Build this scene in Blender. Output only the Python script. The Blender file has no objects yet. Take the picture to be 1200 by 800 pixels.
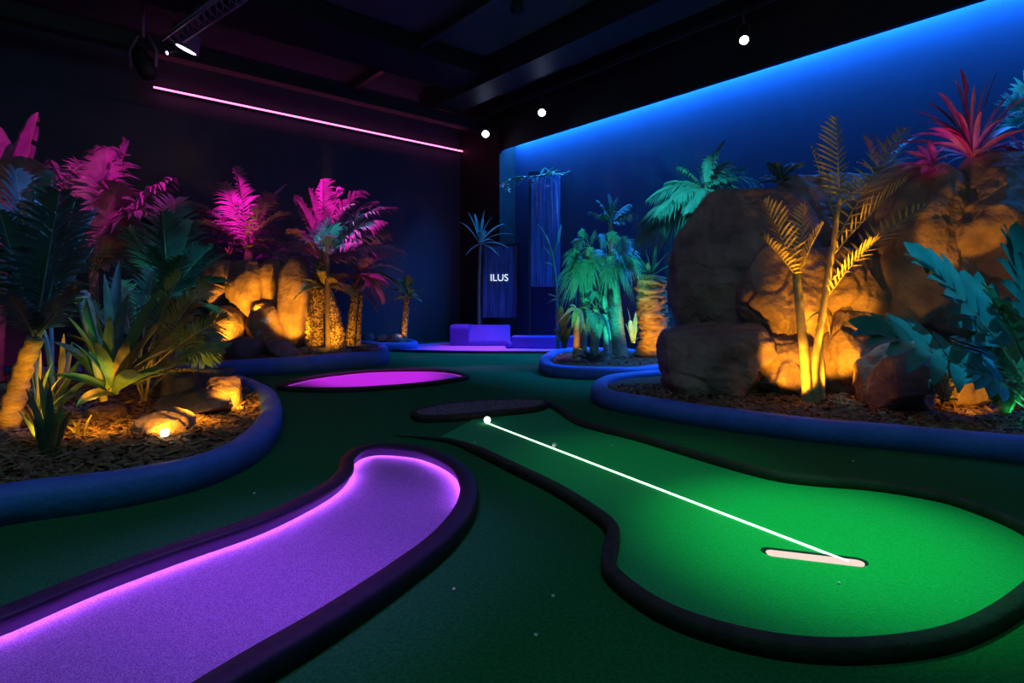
import bpy, bmesh, math, random
from mathutils import Vector, Matrix, noise
PI = math.pi
C = bpy.context.scene.collection
SC = bpy.context.scene
H, F, HOR = 1.3, 670.0, 350.0
UP = Vector((0, 0, 1))
def P(px, py, Y): return Vector(((px-600)*Y/F, Y, H-(py-HOR)*Y/F))
def G(px, py, z=0.0):
    Y = (H-z)*F/(py-HOR); return Vector(((px-600)*Y/F, Y, z))
def XY(px, Y): return Vector(((px-600)*Y/F, Y, 0))
def lerp(a, b, t): return a+(b-a)*t

# ------------------------------------------------------------------ materials
def nodes(name):
    m = bpy.data.materials.new(name); m.use_nodes = True
    nt = m.node_tree; nt.nodes.clear()
    return m, nt, nt.nodes.new('ShaderNodeOutputMaterial')
def mat(name, col, col2=None, rough=0.6, scale=8, bump=0.0, bscale=None, stretch=(1, 1, 1), spec=0.4, trans=0.0, metal=0.0, detail=6, coat=0.0, lo=.35, hi=.65, bdist=.03):
    m, nt, out = nodes(name); N = nt.nodes.new; L = nt.links.new
    b = N('ShaderNodeBsdfPrincipled')
    b.inputs['Roughness'].default_value = rough
    b.inputs['Metallic'].default_value = metal
    b.inputs['Specular IOR Level'].default_value = spec
    b.inputs['Coat Weight'].default_value = coat
    tc = N('ShaderNodeTexCoord'); mp = N('ShaderNodeMapping'); mp.inputs['Scale'].default_value = stretch
    L(tc.outputs['Object'], mp.inputs['Vector'])
    nz = N('ShaderNodeTexNoise'); nz.inputs['Scale'].default_value = scale; nz.inputs['Detail'].default_value = detail
    L(mp.outputs[0], nz.inputs['Vector'])
    rp = N('ShaderNodeValToRGB'); rp.color_ramp.elements[0].position = lo; rp.color_ramp.elements[1].position = hi
    rp.color_ramp.elements[0].color = (*col, 1); rp.color_ramp.elements[1].color = (*(col2 or col), 1)
    L(nz.outputs['Fac'], rp.inputs['Fac']); L(rp.outputs['Color'], b.inputs['Base Color'])
    if bump:
        n2 = N('ShaderNodeTexNoise'); n2.inputs['Scale'].default_value = bscale or scale*3; n2.inputs['Detail'].default_value = 8
        L(mp.outputs[0], n2.inputs['Vector'])
        bp = N('ShaderNodeBump'); bp.inputs['Strength'].default_value = bump; bp.inputs['Distance'].default_value = bdist
        L(n2.outputs['Fac'], bp.inputs['Height']); L(bp.outputs[0], b.inputs['Normal'])
    if trans:
        t = N('ShaderNodeBsdfTranslucent'); L(rp.outputs['Color'], t.inputs['Color'])
        mx = N('ShaderNodeMixShader'); mx.inputs[0].default_value = trans
        L(b.outputs[0], mx.inputs[1]); L(t.outputs[0], mx.inputs[2]); L(mx.outputs[0], out.inputs[0])
    else: L(b.outputs[0], out.inputs[0])
    return m
def emit(name, col, strength):
    m, nt, out = nodes(name); e = nt.nodes.new('ShaderNodeEmission')
    e.inputs[0].default_value = (*col, 1); e.inputs[1].default_value = strength
    nt.links.new(e.outputs[0], out.inputs[0]); return m
M = {}
M['turf'] = mat('green_turf', (.008, .12, .036), (.018, .18, .058), rough=.95, scale=60, bump=.5, bscale=260, spec=.1, bdist=.006)
M['turf_lit'] = mat('lit_turf', (.025, .36, .11), (.04, .46, .16), rough=.95, scale=90, bump=.5, bscale=300, spec=.08, bdist=.005)  # lighter copy of the floor turf, lamp brightness put into the colour
M['violet'] = mat('violet_carpet', (.27, .12, .50), (.50, .29, .78), rough=.95, scale=190, bump=.6, bscale=300, spec=.1, detail=2, lo=.40, hi=.60, bdist=.006)
M['magenta'] = mat('magenta_carpet', (.55, .13, .62), (.75, .25, .8), rough=.95, scale=70, bump=.4, bscale=200, spec=.1, bdist=.006)
M['railp'] = mat('navy_rail', (.018, .014, .042), (.028, .02, .06), rough=.5, scale=10, bump=.1, bscale=40)
M['raild'] = mat('dark_brown_rail', (.03, .02, .022), (.05, .033, .03), rough=.75, scale=14, bump=.35, bscale=60)
M['kerb'] = mat('blue_tinted_kerb', (.06, .16, .66), (.085, .21, .78), rough=.6, scale=5, bump=.3, bscale=26)  # navy kerb with the blue lamp light worked into its colour
M['mulch'] = mat('bark_mulch', (.09, .045, .025), (.23, .125, .07), rough=.9, scale=30, bump=.8, bscale=70, lo=.3, hi=.7)
M['chip'] = mat('bark_chip', (.12, .06, .035), (.36, .21, .12), rough=.85, scale=12, lo=.3, hi=.7)
M['rock'] = mat('brown_rock', (.15, .092, .10), (.38, .25, .205), rough=.8, scale=3.0, bump=.8, bscale=12, detail=12, bdist=.05, lo=.3, hi=.7)
M['rockg'] = mat('grey_rock', (.13, .105, .13), (.24, .20, .24), rough=.8, scale=4, bump=.5, bscale=14, bdist=.04)
M['gravel'] = mat('gravel_top', (.07, .06, .07), (.30, .26, .30), rough=.9, scale=26, bump=.8, bscale=60)
M['wall'] = mat('navy_wall', (.06, .065, .10), (.07, .075, .115), rough=.7, scale=2, bump=.05, bscale=30)
M['wallr'] = mat('blue_wall', (.022, .042, .105), (.026, .048, .12), rough=.75, scale=2, bump=.05, bscale=30)
M['black'] = mat('black_paint', (.012, .011, .014), (.018, .016, .02), rough=.7, scale=4)
M['ceil'] = mat('ceiling_paint', (.055, .06, .075), (.07, .075, .09), rough=.9, scale=1.5)
M['beam'] = mat('beam_paint', (.02, .02, .026), (.03, .03, .036), rough=.5, scale=4)
M['steel'] = mat('dark_steel', (.05, .05, .06), (.08, .08, .09), rough=.35, scale=9, metal=.6)
M['bodyp'] = mat('lamp_body', (.28, .16, .30), (.34, .2, .36), rough=.4, scale=9)
M['leafp'] = mat('pink_tinted_leaf', (.32, .17, .28), (.50, .28, .42), rough=.5, scale=9, trans=.25)  # pink lamp light tinted into the leaf colour
M['leafd'] = mat('deep_green_leaf', (.06, .12, .085), (.11, .19, .14), rough=.4, scale=7, trans=.2, spec=.5)
M['leafg'] = mat('green_leaf', (.09, .20, .07), (.17, .30, .12), rough=.42, scale=7, trans=.25, spec=.5)
M['leafy'] = mat('olive_leaf', (.26, .22, .08), (.46, .38, .15), rough=.5, scale=8, trans=.2)
M['leafo'] = mat('warm_lit_leaf', (.46, .36, .12), (.66, .52, .20), rough=.5, scale=8, trans=.2)  # brighter olive leaf for the cane palm, warm light in the colour
M['leafc'] = mat('blue_green_leaf', (.13, .34, .28), (.22, .46, .38), rough=.45, scale=8, trans=.22)
M['leaft'] = mat('teal_leaf', (.04, .22, .22), (.08, .32, .31), rough=.28, scale=5, trans=.15, spec=.5)
M['leafr'] = mat('red_leaf', (.30, .05, .12), (.45, .10, .18), rough=.45, scale=6, trans=.2)
M['vein'] = mat('leaf_midrib', (.25, .24, .12), (.34, .32, .18), rough=.5, scale=10)
M['trunk'] = mat('palm_trunk', (.20, .13, .07), (.40, .28, .15), rough=.8, scale=9, bump=.6, bscale=30, stretch=(1, 1, 3))
M['shag'] = mat('shaggy_trunk', (.10, .06, .03), (.60, .42, .20), rough=.85, scale=26, bump=1, bscale=40, lo=.44, hi=.58)
M['cane'] = mat('pale_cane', (.36, .28, .15), (.50, .40, .22), rough=.6, scale=6, stretch=(1, 1, 2), bump=.2, bscale=20)
M['stem'] = mat('brown_stem', (.14, .10, .08), (.22, .16, .12), rough=.7, scale=9)
M['greent'] = mat('pale_green_trunk', (.22, .34, .26), (.36, .48, .38), rough=.7, scale=9, bump=.4, bscale=30, stretch=(1, 1, 3))
M['white'] = mat('white_gloss', (.8, .8, .8), (.85, .85, .85), rough=.3, scale=5)
M['box'] = mat('violet_ramp_carpet', (.11, .05, .40), (.15, .07, .5), rough=.9, scale=40, bump=.3, bscale=150, bdist=.006)
M['sheet'] = mat('blue_streaked_sheet', (.02, .03, .10), (.10, .14, .36), rough=.35, scale=3.0, stretch=(9, 9, .35), lo=.4, hi=.75, bump=.3, bscale=5)
M['petal_p'] = mat('pink_petal', (.6, .08, .2), (.7, .15, .3), rough=.5, scale=9)
M['petal_y'] = mat('cream_petal', (.75, .6, .3), (.8, .7, .45), rough=.5, scale=9)
M['lensw'] = emit('cold_white_lens', (.55, .68, 1), 14)
M['lensv'] = emit('violet_white_lens', (.72, .6, 1), 6)
M['lensy'] = emit('warm_lens', (1, .72, .38), 14)
M['neon'] = emit('pink_neon', (1, .12, .42), 5.5)
M['ledv'] = emit('violet_led', (.66, .20, 1), 42)
M['ledm'] = emit('magenta_led', (.85, .16, 1), 5)
M['line'] = emit('white_green_led', (.72, 1, .80), 3)
M['slot'] = emit('pink_white_light', (1, .78, .68), .95)
M['cove'] = emit('blue_led', (.03, .22, 1), 3)
M['sign'] = emit('blue_white_letters', (.62, .74, 1), 1.3)
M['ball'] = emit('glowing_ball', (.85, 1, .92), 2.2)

# ------------------------------------------------------------------ object helpers
ORG = {}
def props(o, label=None, cat=None, group=None, kind=None):
    if label: o['label'] = label
    if cat: o['category'] = cat
    if group: o['group'] = group
    if kind: o['kind'] = kind
    return o
def empty(name, loc, label, cat, group=None):
    o = bpy.data.objects.new(name, None); C.objects.link(o); o.location = loc
    o.empty_display_size = .1; ORG[o.name] = Vector(loc)
    return props(o, label, cat, group)
def obj(name, bm, m, parent=None, smooth=True, org=None):
    """bm is given in world coordinates"""
    if parent is not None: org = ORG[parent.name]
    elif org is None:
        xs = [v.co.x for v in bm.verts]; ys = [v.co.y for v in bm.verts]; zs = [v.co.z for v in bm.verts]
        org = Vector(((min(xs)+max(xs))/2, (min(ys)+max(ys))/2, min(zs)))
    bmesh.ops.translate(bm, vec=-org, verts=bm.verts)
    me = bpy.data.meshes.new(name); bm.to_mesh(me); bm.free()
    if smooth:
        for p in me.polygons: p.use_smooth = True
    for mm in (m if isinstance(m, (list, tuple)) else [m]): me.materials.append(mm)
    o = bpy.data.objects.new(name, me); C.objects.link(o)
    if parent is not None: o.parent = parent
    else: o.location = org
    ORG[o.name] = org.copy()
    return o
def add_box(bm, c, s, rz=0, bev=0.0, rot=None):
    r = bmesh.ops.create_cube(bm, size=1.0); vs = r['verts']
    bmesh.ops.scale(bm, vec=s, verts=vs)
    if bev:
        es = list({e for v in vs for e in v.link_edges})
        rr = bmesh.ops.bevel(bm, geom=es, offset=bev, segments=2, affect='EDGES', profile=.5)
        vs = list({v for f in rr['faces'] for v in f.verts} | {v for v in vs if v.is_valid})
    if rot is not None: bmesh.ops.transform(bm, matrix=rot, verts=vs)
    elif rz: bmesh.ops.rotate(bm, cent=(0, 0, 0), matrix=Matrix.Rotation(rz, 3, 'Z'), verts=vs)
    bmesh.ops.translate(bm, vec=c, verts=vs)
    return vs
def add_tube(bm, pts, rads, n=10, cap=True):
    rings = []; prev = None
    for i, p in enumerate(pts):
        t = (pts[min(i+1, len(pts)-1)]-pts[max(i-1, 0)]).normalized()
        a = prev if prev is not None else (Vector((1, 0, 0)) if abs(t.x) < .9 else Vector((0, 1, 0)))
        u = (a-t*a.dot(t)).normalized(); v = t.cross(u); prev = u
        r = rads[i] if isinstance(rads, (list, tuple)) else rads
        rings.append([bm.verts.new(p+(u*math.cos(2*PI*k/n)+v*math.sin(2*PI*k/n))*r) for k in range(n)])
    for a, b in zip(rings, rings[1:]):
        for k in range(n): bm.faces.new((a[k], a[(k+1) % n], b[(k+1) % n], b[k]))
    if cap:
        bm.faces.new(rings[0][::-1]); bm.faces.new(rings[-1])
    return rings
def spline(pts, n=8, closed=False):
    out = []; m = len(pts)
    for i in range(m if closed else m-1):
        g = lambda k: pts[k % m] if closed else pts[max(0, min(m-1, k))]
        a, b, c, d = g(i-1), g(i), g(i+1), g(i+2)
        for k in range(n):
            t = k/n
            out.append(.5*((2*b)+(c-a)*t+(2*a-5*b+4*c-d)*t*t+(-a+3*b-3*c+d)*t**3))
    if not closed: out.append(pts[-1].copy())
    return out
def resample(pts, step, closed=False):
    q = pts+[pts[0]] if closed else pts
    out = [q[0].copy()]; acc = 0
    for a, b in zip(q, q[1:]):
        d = (b-a).length; s = step-acc
        while s <= d:
            out.append(a.lerp(b, s/d)); s += step
        acc = d-(s-step)
    if closed and (out[-1]-out[0]).length < step*.5: out.pop()
    elif not closed: out.append(q[-1].copy())
    return out
def area2(p): return sum(p[i-1].x*p[i].y-p[i].x*p[i-1].y for i in range(len(p)))
def normals2(pts, closed):
    ns = []; m = len(pts)
    for i in range(m):
        a = pts[(i-1) % m] if closed else pts[max(i-1, 0)]; b = pts[(i+1) % m] if closed else pts[min(i+1, m-1)]
        t = (b-a); t.z = 0; t.normalize(); ns.append(Vector((-t.y, t.x, 0)))
    return ns
def sweep(bm, pts, prof, closed=False, taper=None):
    """prof: (u to the left of travel, z) closed cross section"""
    ns = normals2(pts, closed); rings = []
    for i, p in enumerate(pts):
        s = taper(i/(len(pts)-1)) if taper else 1
        rings.append([bm.verts.new(Vector((p.x, p.y, 0))+ns[i]*u*s+UP*z*s) for u, z in prof])
    k = len(prof); m = len(pts)
    for i in range(m if closed else m-1):
        a, b = rings[i], rings[(i+1) % m]
        for j in range(k): bm.faces.new((a[j], a[(j+1) % k], b[(j+1) % k], b[j]))
    if not closed:
        bm.faces.new(rings[0][::-1]); bm.faces.new(rings[-1])
    bmesh.ops.recalc_face_normals(bm, faces=bm.faces)
LIP = [(.05, 0), (.05, .085), (.04, .097), (-.055, .097), (-.062, .09), (-.062, .064), (-.03, .070), (-.03, 0)]
LIPS = [(u*.9, z*.62) for u, z in LIP]
def inside(x, y, poly):
    c = False; j = len(poly)-1
    for i in range(len(poly)):
        a, b = poly[i], poly[j]
        if (a.y > y) != (b.y > y) and x < (b.x-a.x)*(y-a.y)/(b.y-a.y)+a.x: c = not c
        j = i
    return c
def edge_dist(x, y, poly):
    best = 1e9; j = len(poly)-1
    for i in range(len(poly)):
        a, b = poly[j], poly[i]; dx, dy = b.x-a.x, b.y-a.y
        t = max(0, min(1, ((x-a.x)*dx+(y-a.y)*dy)/(dx*dx+dy*dy+1e-12)))
        best = min(best, math.hypot(x-a.x-t*dx, y-a.y-t*dy)); j = i
    return best
def slab(bm, poly, z0, z1):
    """thin filled polygon with thickness"""
    top = [bm.verts.new((p.x, p.y, z1)) for p in poly]; bot = [bm.verts.new((p.x, p.y, z0)) for p in poly]
    f = bm.faces.new(top); n = len(poly); f.normal_update()
    for i in range(n): bm.faces.new((bot[i], bot[(i+1) % n], top[(i+1) % n], top[i]))
    bmesh.ops.triangulate(bm, faces=[f], ngon_method='EAR_CLIP')
    bmesh.ops.recalc_face_normals(bm, faces=bm.faces)

# ------------------------------------------------------------------ the room
DL = Vector((.76, .65, 0)).normalized(); DR = Vector((-DL.y, DL.x, 0))
CO = Vector(((557-600)*18.5/F, 18.5, 0))
RZL = math.atan2(DL.y, DL.x)
ZC = 7.2
def on_left(px, off=0):      # point of the left wall plane seen in column px, `off` metres in front of it
    a = CO-DR*off; k = (px-600)/F
    t = (k*a.y-a.x)/(k*DL.y-DL.x)*-1
    # solve a - DL*t
    t = (a.x-k*a.y)/(DL.x-k*DL.y)
    return a-DL*t, t
def on_right(px, off=0):
    a = CO-DL*off; k = (px-600)/F
    t = (a.x-k*a.y)/(DR.x-k*DR.y)
    return a-DR*t, t
def struct(name, bm, m, smooth=False):
    o = obj(name, bm, m, smooth=smooth); o['kind'] = 'structure'; return o
LW, RW = 22.0, 22.0
bm = bmesh.new(); c = CO-DL*LW/2-DR*RW/2
add_box(bm, c+UP*-.05, (LW+.6, RW+.6, .1), RZL); struct('floor', bm, M['turf'])
bm = bmesh.new(); add_box(bm, c+UP*(ZC+.05), (LW+.6, RW+.6, .1), RZL); struct('ceiling', bm, M['ceil'])
bm = bmesh.new(); add_box(bm, CO-DL*(LW/2)+DR*.15+UP*ZC/2, (LW+.6, .3, ZC), RZL); struct('wall_left', bm, M['wall'])
bm = bmesh.new(); add_box(bm, CO-DR*(RW/2)+DL*.15+UP*ZC/2, (.3, RW, ZC), RZL); struct('wall_right', bm, M['wallr'])
# raised wall panel up to the neon, and a dark pier added in the corner to stop cove light
_, t478 = on_left(478, .1)
bm = bmesh.new(); add_box(bm, CO-DL*(t478+(20-t478)/2)-DR*.05+UP*2.75, (20-t478, .1, 5.5), RZL); struct('trim_1', bm, M['wall'])
BO = .55
pb, tb = on_right(587, BO)
zb = H+(HOR-175)*pb.y/F
bm = bmesh.new(); add_box(bm, CO-DR*(tb/2)-DL*(.3)+UP*ZC/2, (.6, tb, ZC), RZL); struct('trim_2', bm, M['black'])
# bulkhead hiding the cove light over the right wall
bm = bmesh.new(); add_box(bm, CO-DR*((tb+21)/2)-DL*(BO-.05)+UP*((zb+ZC)/2), (.1, 21-tb, ZC-zb), RZL); struct('trim_3', bm, M['black'])
bm = bmesh.new(); add_box(bm, CO-DR*((tb+21)/2)-DL*(BO-.16)+UP*(zb+.32), (.1, 21-tb-.2, .05), RZL)
o = obj('cove_light', bm, M['cove'], smooth=False)
props(o, 'long blue light strip behind the black bulkhead over the right wall', 'light strip')
# ceiling beams
def beam(p0, p1, w, h, m='beam'):
    bm = bmesh.new(); d = p1-p0
    rot = d.to_track_quat('X', 'Z').to_matrix().to_4x4()
    add_box(bm, (p0+p1)/2, (d.length, w, h), rot=rot); return bm
def at_z(px, py, z):
    Y = (z-H)*F/(HOR-py); return P(px, py, Y)
TN = 0
def ceil_beam(name, label, px, py, z, length, back, w, h, dirv, m='beam'):
    p = at_z(px, py, z)
    o = obj(name, beam(p-dirv*back, p+dirv*length, w, h), M[m], smooth=False)
    props(o, label, 'beam'); return o
ceil_beam('ceiling_beam', 'wide black ceiling beam beside the right hand light track', 640, 62, 6.85, 4.8, 9, .8, .55, DR)
ceil_beam('ceiling_beam', 'slim ceiling pipe left of the wide black beam', 505, 43, 7.0, 4.6, 9, .14, .2, DR, 'steel')
ceil_beam('ceiling_beam', 'reddish beam running along the top of the left wall', 330, 92, 6.35, 6, 9, .3, .3, DL)
ceil_beam('ceiling_beam', 'black duct crossing the ceiling in front of the left wall', 330, 20, 6.95, 5.5, 9, 1.4, .4, DL, 'black')
ceil_beam('ceiling_beam', 'thin teal cable tray between light track and black bulkhead', 815, 64, 6.75, 5.5, 9, .45, .1, DR, 'steel')
# neon strip on the left wall
a, ta = on_left(560, .12); b, tb2 = on_left(180, .12)
za = H+(HOR-181)*a.y/F; zb_ = H+(HOR-102)*b.y/F
neon_z = (za+zb_)/2
rt = empty('neon_strip', (a+b)/2+UP*neon_z, 'long pink neon light strip high along the left wall', 'neon light')
bm = bmesh.new(); add_tube(bm, [a+UP*za, b+UP*zb_], .021, 8); obj('glowing_tube', bm, M['neon'], rt)
bm = bmesh.new(); d = (b-a).normalized(); add_box(bm, (a+b)/2+DR*.055+UP*neon_z, ((b-a).length, .07, .05), RZL, rot=(Vector((b.x-a.x, b.y-a.y, zb_-za))).to_track_quat('X', 'Z').to_matrix().to_4x4())
obj('mounting_channel', bm, M['black'], rt, smooth=False)

# ------------------------------------------------------------------ lights
def spot(p, target, col, power, ang=40, blend=.6, rad=.03, name='spot'):
    l = bpy.data.lights.new(name, 'SPOT'); l.color = col; l.energy = power
    l.spot_size = math.radians(ang); l.spot_blend = blend; l.shadow_soft_size = rad
    o = bpy.data.objects.new(name, l); C.objects.link(o); o.location = p
    o.rotation_euler = (Vector(target)-Vector(p)).to_track_quat('-Z', 'Y').to_euler(); return o
def area(p, target, col, power, sx, sy, name='area', spread=180):
    l = bpy.data.lights.new(name, 'AREA'); l.shape = 'RECTANGLE'; l.size = sx; l.size_y = sy
    l.color = col; l.energy = power; l.spread = math.radians(spread)
    o = bpy.data.objects.new(name, l); C.objects.link(o); o.location = p
    o.rotation_euler = (Vector(target)-Vector(p)).to_track_quat('-Z', 'Y').to_euler(); return o

# ------------------------------------------------------------------ planting beds
BEDS = {}
def bed(key, pxs, kerb_h, kerb_w, mound, chips, label_k, label_m, extra=[]):
    pts = [G(x, y) for x, y in pxs]+extra
    poly = resample(spline(pts, 8, True), .12, True)
    if area2(poly) < 0: poly.reverse()
    w, h = kerb_w, kerb_h
    prof = [(0, 0), (0, h-.06), (.02, h-.02), (.06, h), (w-.06, h), (w-.02, h-.02), (w, h-.06), (w, 0)]
    bm = bmesh.new(); sweep(bm, poly, prof, True)
    for v in bm.verts:
        k = noise.noise(v.co*1.7)*.008; v.co.x += k; v.co.y += noise.noise(v.co*1.9+Vector((5, 5, 5)))*.008
        if v.co.z > .05: v.co.z += noise.noise(v.co*1.3)*.012
    o = obj('planter_kerb', bm, M['kerb']); props(o, label_k, 'kerb')
    ns = normals2(poly, True)
    inner = [p+n*(w-.03) for p, n in zip(poly, ns)]
    z0 = h-.07
    def soil(x, y):
        d = edge_dist(x, y, inner)
        return z0+mound*(1-math.exp(-d/.7))+noise.noise(Vector((x*1.3, y*1.3, 0)))*.04*min(1, d*2)
    cen = Vector((sum(p.x for p in inner)/len(inner), sum(p.y for p in inner)/len(inner), 0))
    bm = bmesh.new(); rings = []; K = 26
    for k in range(K):
        s = 1-k/K
        r = []
        for p in inner:
            q = cen+(p-cen)*s
            r.append(bm.verts.new((q.x, q.y, soil(q.x, q.y)+noise.noise(q*14)*.012)))
        rings.append(r)
    n = len(inner)
    for a, b in zip(rings, rings[1:]):
        for i in range(n): bm.faces.new((a[i], a[(i+1) % n], b[(i+1) % n], b[i]))
    cv = bm.verts.new((cen.x, cen.y, soil(cen.x, cen.y)))
    for i in range(n): bm.faces.new((rings[-1][i], rings[-1][(i+1) % n], cv))
    for f in bm.faces: f.material_index = 0
    rnd = random.Random(hash(key) % 1000 if False else len(key)*7+ord(key[0]))
    xs = [p.x for p in inner]; ys = [p.y for p in inner]
    cnt = 0; tries = 0
    ymax = min(ys)+(max(ys)-min(ys))*.75
    while cnt < chips and tries < chips*12:
        tries += 1
        x = rnd.uniform(min(xs), max(xs)); y = min(ys)+(ymax-min(ys))*rnd.random()**1.5
        px = 600+x*F/y
        if not -60 < px < 1260 or not inside(x, y, inner): continue
        cnt += 1
        s = rnd.uniform(.012, .034); L = s*rnd.uniform(1.2, 2.6)
        rot = Matrix.Rotation(rnd.uniform(0, 6.28), 4, 'Z') @ Matrix.Rotation(rnd.uniform(-.7, .7), 4, 'X') @ Matrix.Rotation(rnd.uniform(-.6, .6), 4, 'Y')
        z = soil(x, y)+rnd.uniform(.0, .018)
        vv = [bm.verts.new((rot @ Vector(q))+Vector((x, y, z))) for q in
              ((-L, -s*.5, 0), (L, -s*.35, 0), (L*.8, s*.4, 0), (-L*.9, s*.5, 0), (0, 0, s*.5))]
        for a, b in ((0, 1), (1, 2), (2, 3), (3, 0)):
            f = bm.faces.new((vv[a], vv[b], vv[4])); f.material_index = 1
        f = bm.faces.new((vv[3], vv[2], vv[1], vv[0])); f.material_index = 1
    o = obj('bark_mulch', bm, [M['mulch'], M['chip']], smooth=False)
    props(o, label_m, 'mulch', kind='stuff')
    BEDS[key] = soil
    return poly

bed('left', [(-190, 655), (0, 617), (120, 599), (200, 583), (255, 566), (302, 542), (324, 518), (331, 494), (322, 474), (296, 459), (255, 449), (170, 444), (50, 444), (-120, 450), (-420, 520)],
    .20, .22, .13, 5200, 'rounded blue kerb around the planting bed at the near left', 'brown bark mulch in the near left planting bed')
bed('midleft', [(190, 447), (280, 442), (350, 437), (400, 432.5), (450, 428), (455, 423)], .28, .24, .10, 500,
    'straight blue kerb below the rocks in the middle left bed', 'dark mulch under the palms of the middle left bed', [XY(445, 13.6), XY(380, 14.4), XY(300, 13.3), XY(215, 11.6)])
bed('midleft_back', [(416, 411.5), (486, 411)], .22, .2, .1, 150,
    'low blue kerb farther back under the small palm', 'dark mulch under the small palm at the back', [XY(478, 15.7), XY(440, 15.4)])
bed('midright', [(634, 437), (650, 442), (700, 445), (750, 445), (790, 440), (880, 436)], .2, .22, .10, 500,
    'blue kerb below the green lit palms right of centre', 'dark mulch under the green lit palms', [XY(860, 11.0), XY(770, 12.1), XY(700, 13.1), XY(652, 12.6), XY(634, 11.2)])
bed('right', [(1500, 590), (1330, 562), (1200, 545), (1080, 531), (950, 518), (850, 505), (760, 490), (705, 478), (693, 466), (705, 456), (740, 450)],
    .20, .22, .05, 4200, 'long blue kerb curving below the big boulders on the right', 'brown bark mulch below the big boulders on the right',
    [XY(815, 9.0), XY(950, 9.0), XY(1100, 8.3), XY(1250, 7.0), XY(1480, 5.9)])
def soilz(key, p): return BEDS[key](p.x, p.y)

# ------------------------------------------------------------------ fairways
def rail(bm, pts, w, h, closed=False, taper=None):
    e = w*.16
    sweep(bm, pts, [(-w/2, 0), (-w/2, h-e), (-w/2+e, h), (w/2-e, h), (w/2, h-e), (w/2, 0)], closed, taper)
# -- purple lane at the front left
pl = [(-230, 800), (-100, 748), (0, 713), (100, 673), (200, 638), (300, 605), (368, 573), (394, 553), (398, 538), (416, 525), (450, 520), (500, 525), (539, 541), (558, 564), (556, 592), (530, 628), (480, 668), (400, 723), (300, 784), (200, 850), (90, 930)]
RH = .085
ppts = resample(spline([G(x, y, RH) for x, y in pl], 8), .05)
for p in ppts: p.z = 0
# shift the line of the left rail inward by half its width
nsn = normals2(ppts, False)
pctr = [p-n*.05 for p, n in zip(ppts, nsn)]      # travel is clockwise seen from above: the inside is on the right
rt = empty('minigolf_lane', pctr[len(pctr)//2], 'glowing purple carpet lane with navy rail at the front left', 'minigolf lane')
bm = bmesh.new(); sweep(bm, pctr, LIP); o = obj('rail', bm, M['railp'], rt)
bm = bmesh.new(); slab(bm, [p-n*.03 for p, n in zip(pctr, normals2(pctr, False))], .0, .012); obj('carpet', bm, M['violet'], rt, smooth=False)
nn = normals2(pctr, False)
iend = min(range(len(pctr)), key=lambda i: (pctr[i]-G(556, 585, RH)*1).length)
led = [(p-n*.042) for p, n in zip(pctr, nn)][:iend]
bm = bmesh.new(); sweep(bm, led, [(-.006, .0645), (-.006, .067), (.006, .067), (.006, .0645)])
o = obj('light_strip', bm, M['ledv'], rt); o['label'] = 'glowing violet light strip under the rail'
# -- green hole
gl = [(462, 503), (500, 507), (530, 512), (562, 525), (600, 543), (650, 567), (697, 596), (718, 616), (714, 645), (716, 664), (750, 693), (800, 719), (875, 741), (950, 752), (1025, 752), (1100, 742), (1155, 722), (1200, 693), (1232, 660), (1228, 634), (1200, 613), (1150, 592), (1100, 577), (1025, 565), (950, 559), (900, 552), (825, 532), (750, 510), (700, 498), (675, 490), (655, 477), (640, 470), (620, 468)]
gp = resample(spline([G(x, y, .06) for x, y in gl], 8), .05)
for p in gp: p.z = 0
L0 = len(gp)
rt = empty('putting_green', G(990, 650), 'bright green putting lane with round end and dark rail', 'putting green')
bm = bmesh.new(); rail(bm, gp, .07, .068, taper=lambda t: min(1, .12+t*9)); obj('rail', bm, M['raild'], rt)
bm = bmesh.new(); k0 = min(range(len(gp)), key=lambda i: (gp[i]-G(525, 511)).length); slab(bm, gp[k0:-2]+[G(585, 481), G(562, 488)], 0, .008); obj('carpet', bm, M['turf_lit'], rt, smooth=False)
# -- gravel topped island at its far end
isl = [(487, 480), (520, 473), (560, 469), (600, 467.5), (634, 468), (640, 472), (622, 477), (580, 481), (540, 485), (505, 487), (489, 485)]
ip = resample(spline([G(x, y, .07) for x, y in isl], 6, True), .06, True)
for p in ip: p.z = 0
if area2(ip) < 0: ip.reverse()
rt = empty('gravel_bumper', G(560, 480), 'flat dark gravel island closing the far end of the green lane', 'bumper')
bm = bmesh.new(); slab(bm, [p+n*.03 for p, n in zip(ip, normals2(ip, True))], 0, .07); obj('gravel_top', bm, M['gravel'], rt, smooth=False)
bm = bmesh.new(); rail(bm, ip, .06, .075, True); obj('rim', bm, M['raild'], rt)
# -- magenta oval in the middle distance
ov = [(325, 451), (360, 442), (400, 436.5), (440, 433.2), (500, 432.5), (530, 434.5), (551, 440), (530, 445), (490, 450), (420, 455), (360, 455.5), (333, 454)]
op = resample(spline([G(x, y, .05) for x, y in ov], 6, True), .08, True)
for p in op: p.z = 0
if area2(op) < 0: op.reverse()
on = normals2(op, True)
rt = empty('minigolf_lane', G(440, 443), 'oval magenta lane with black rim in the middle distance', 'minigolf lane')
bm = bmesh.new(); sweep(bm, [p+n*.05 for p, n in zip(op, on)], [(-u, z) for u, z in LIPS], True); obj('rail', bm, M['raild'], rt)
bm = bmesh.new(); slab(bm, [p+n*.07 for p, n in zip(op, on)], 0, .015); obj('carpet', bm, M['magenta'], rt, smooth=False)
bm = bmesh.new(); sweep(bm, [p+n*.088 for p, n in zip(op, on)], [(-.006, .0398), (-.006, .0413), (.006, .0413), (.006, .0398)], True)
o = obj('light_strip', bm, M['ledm'], rt); o['label'] = 'glowing magenta light strip under the rim'
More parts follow.
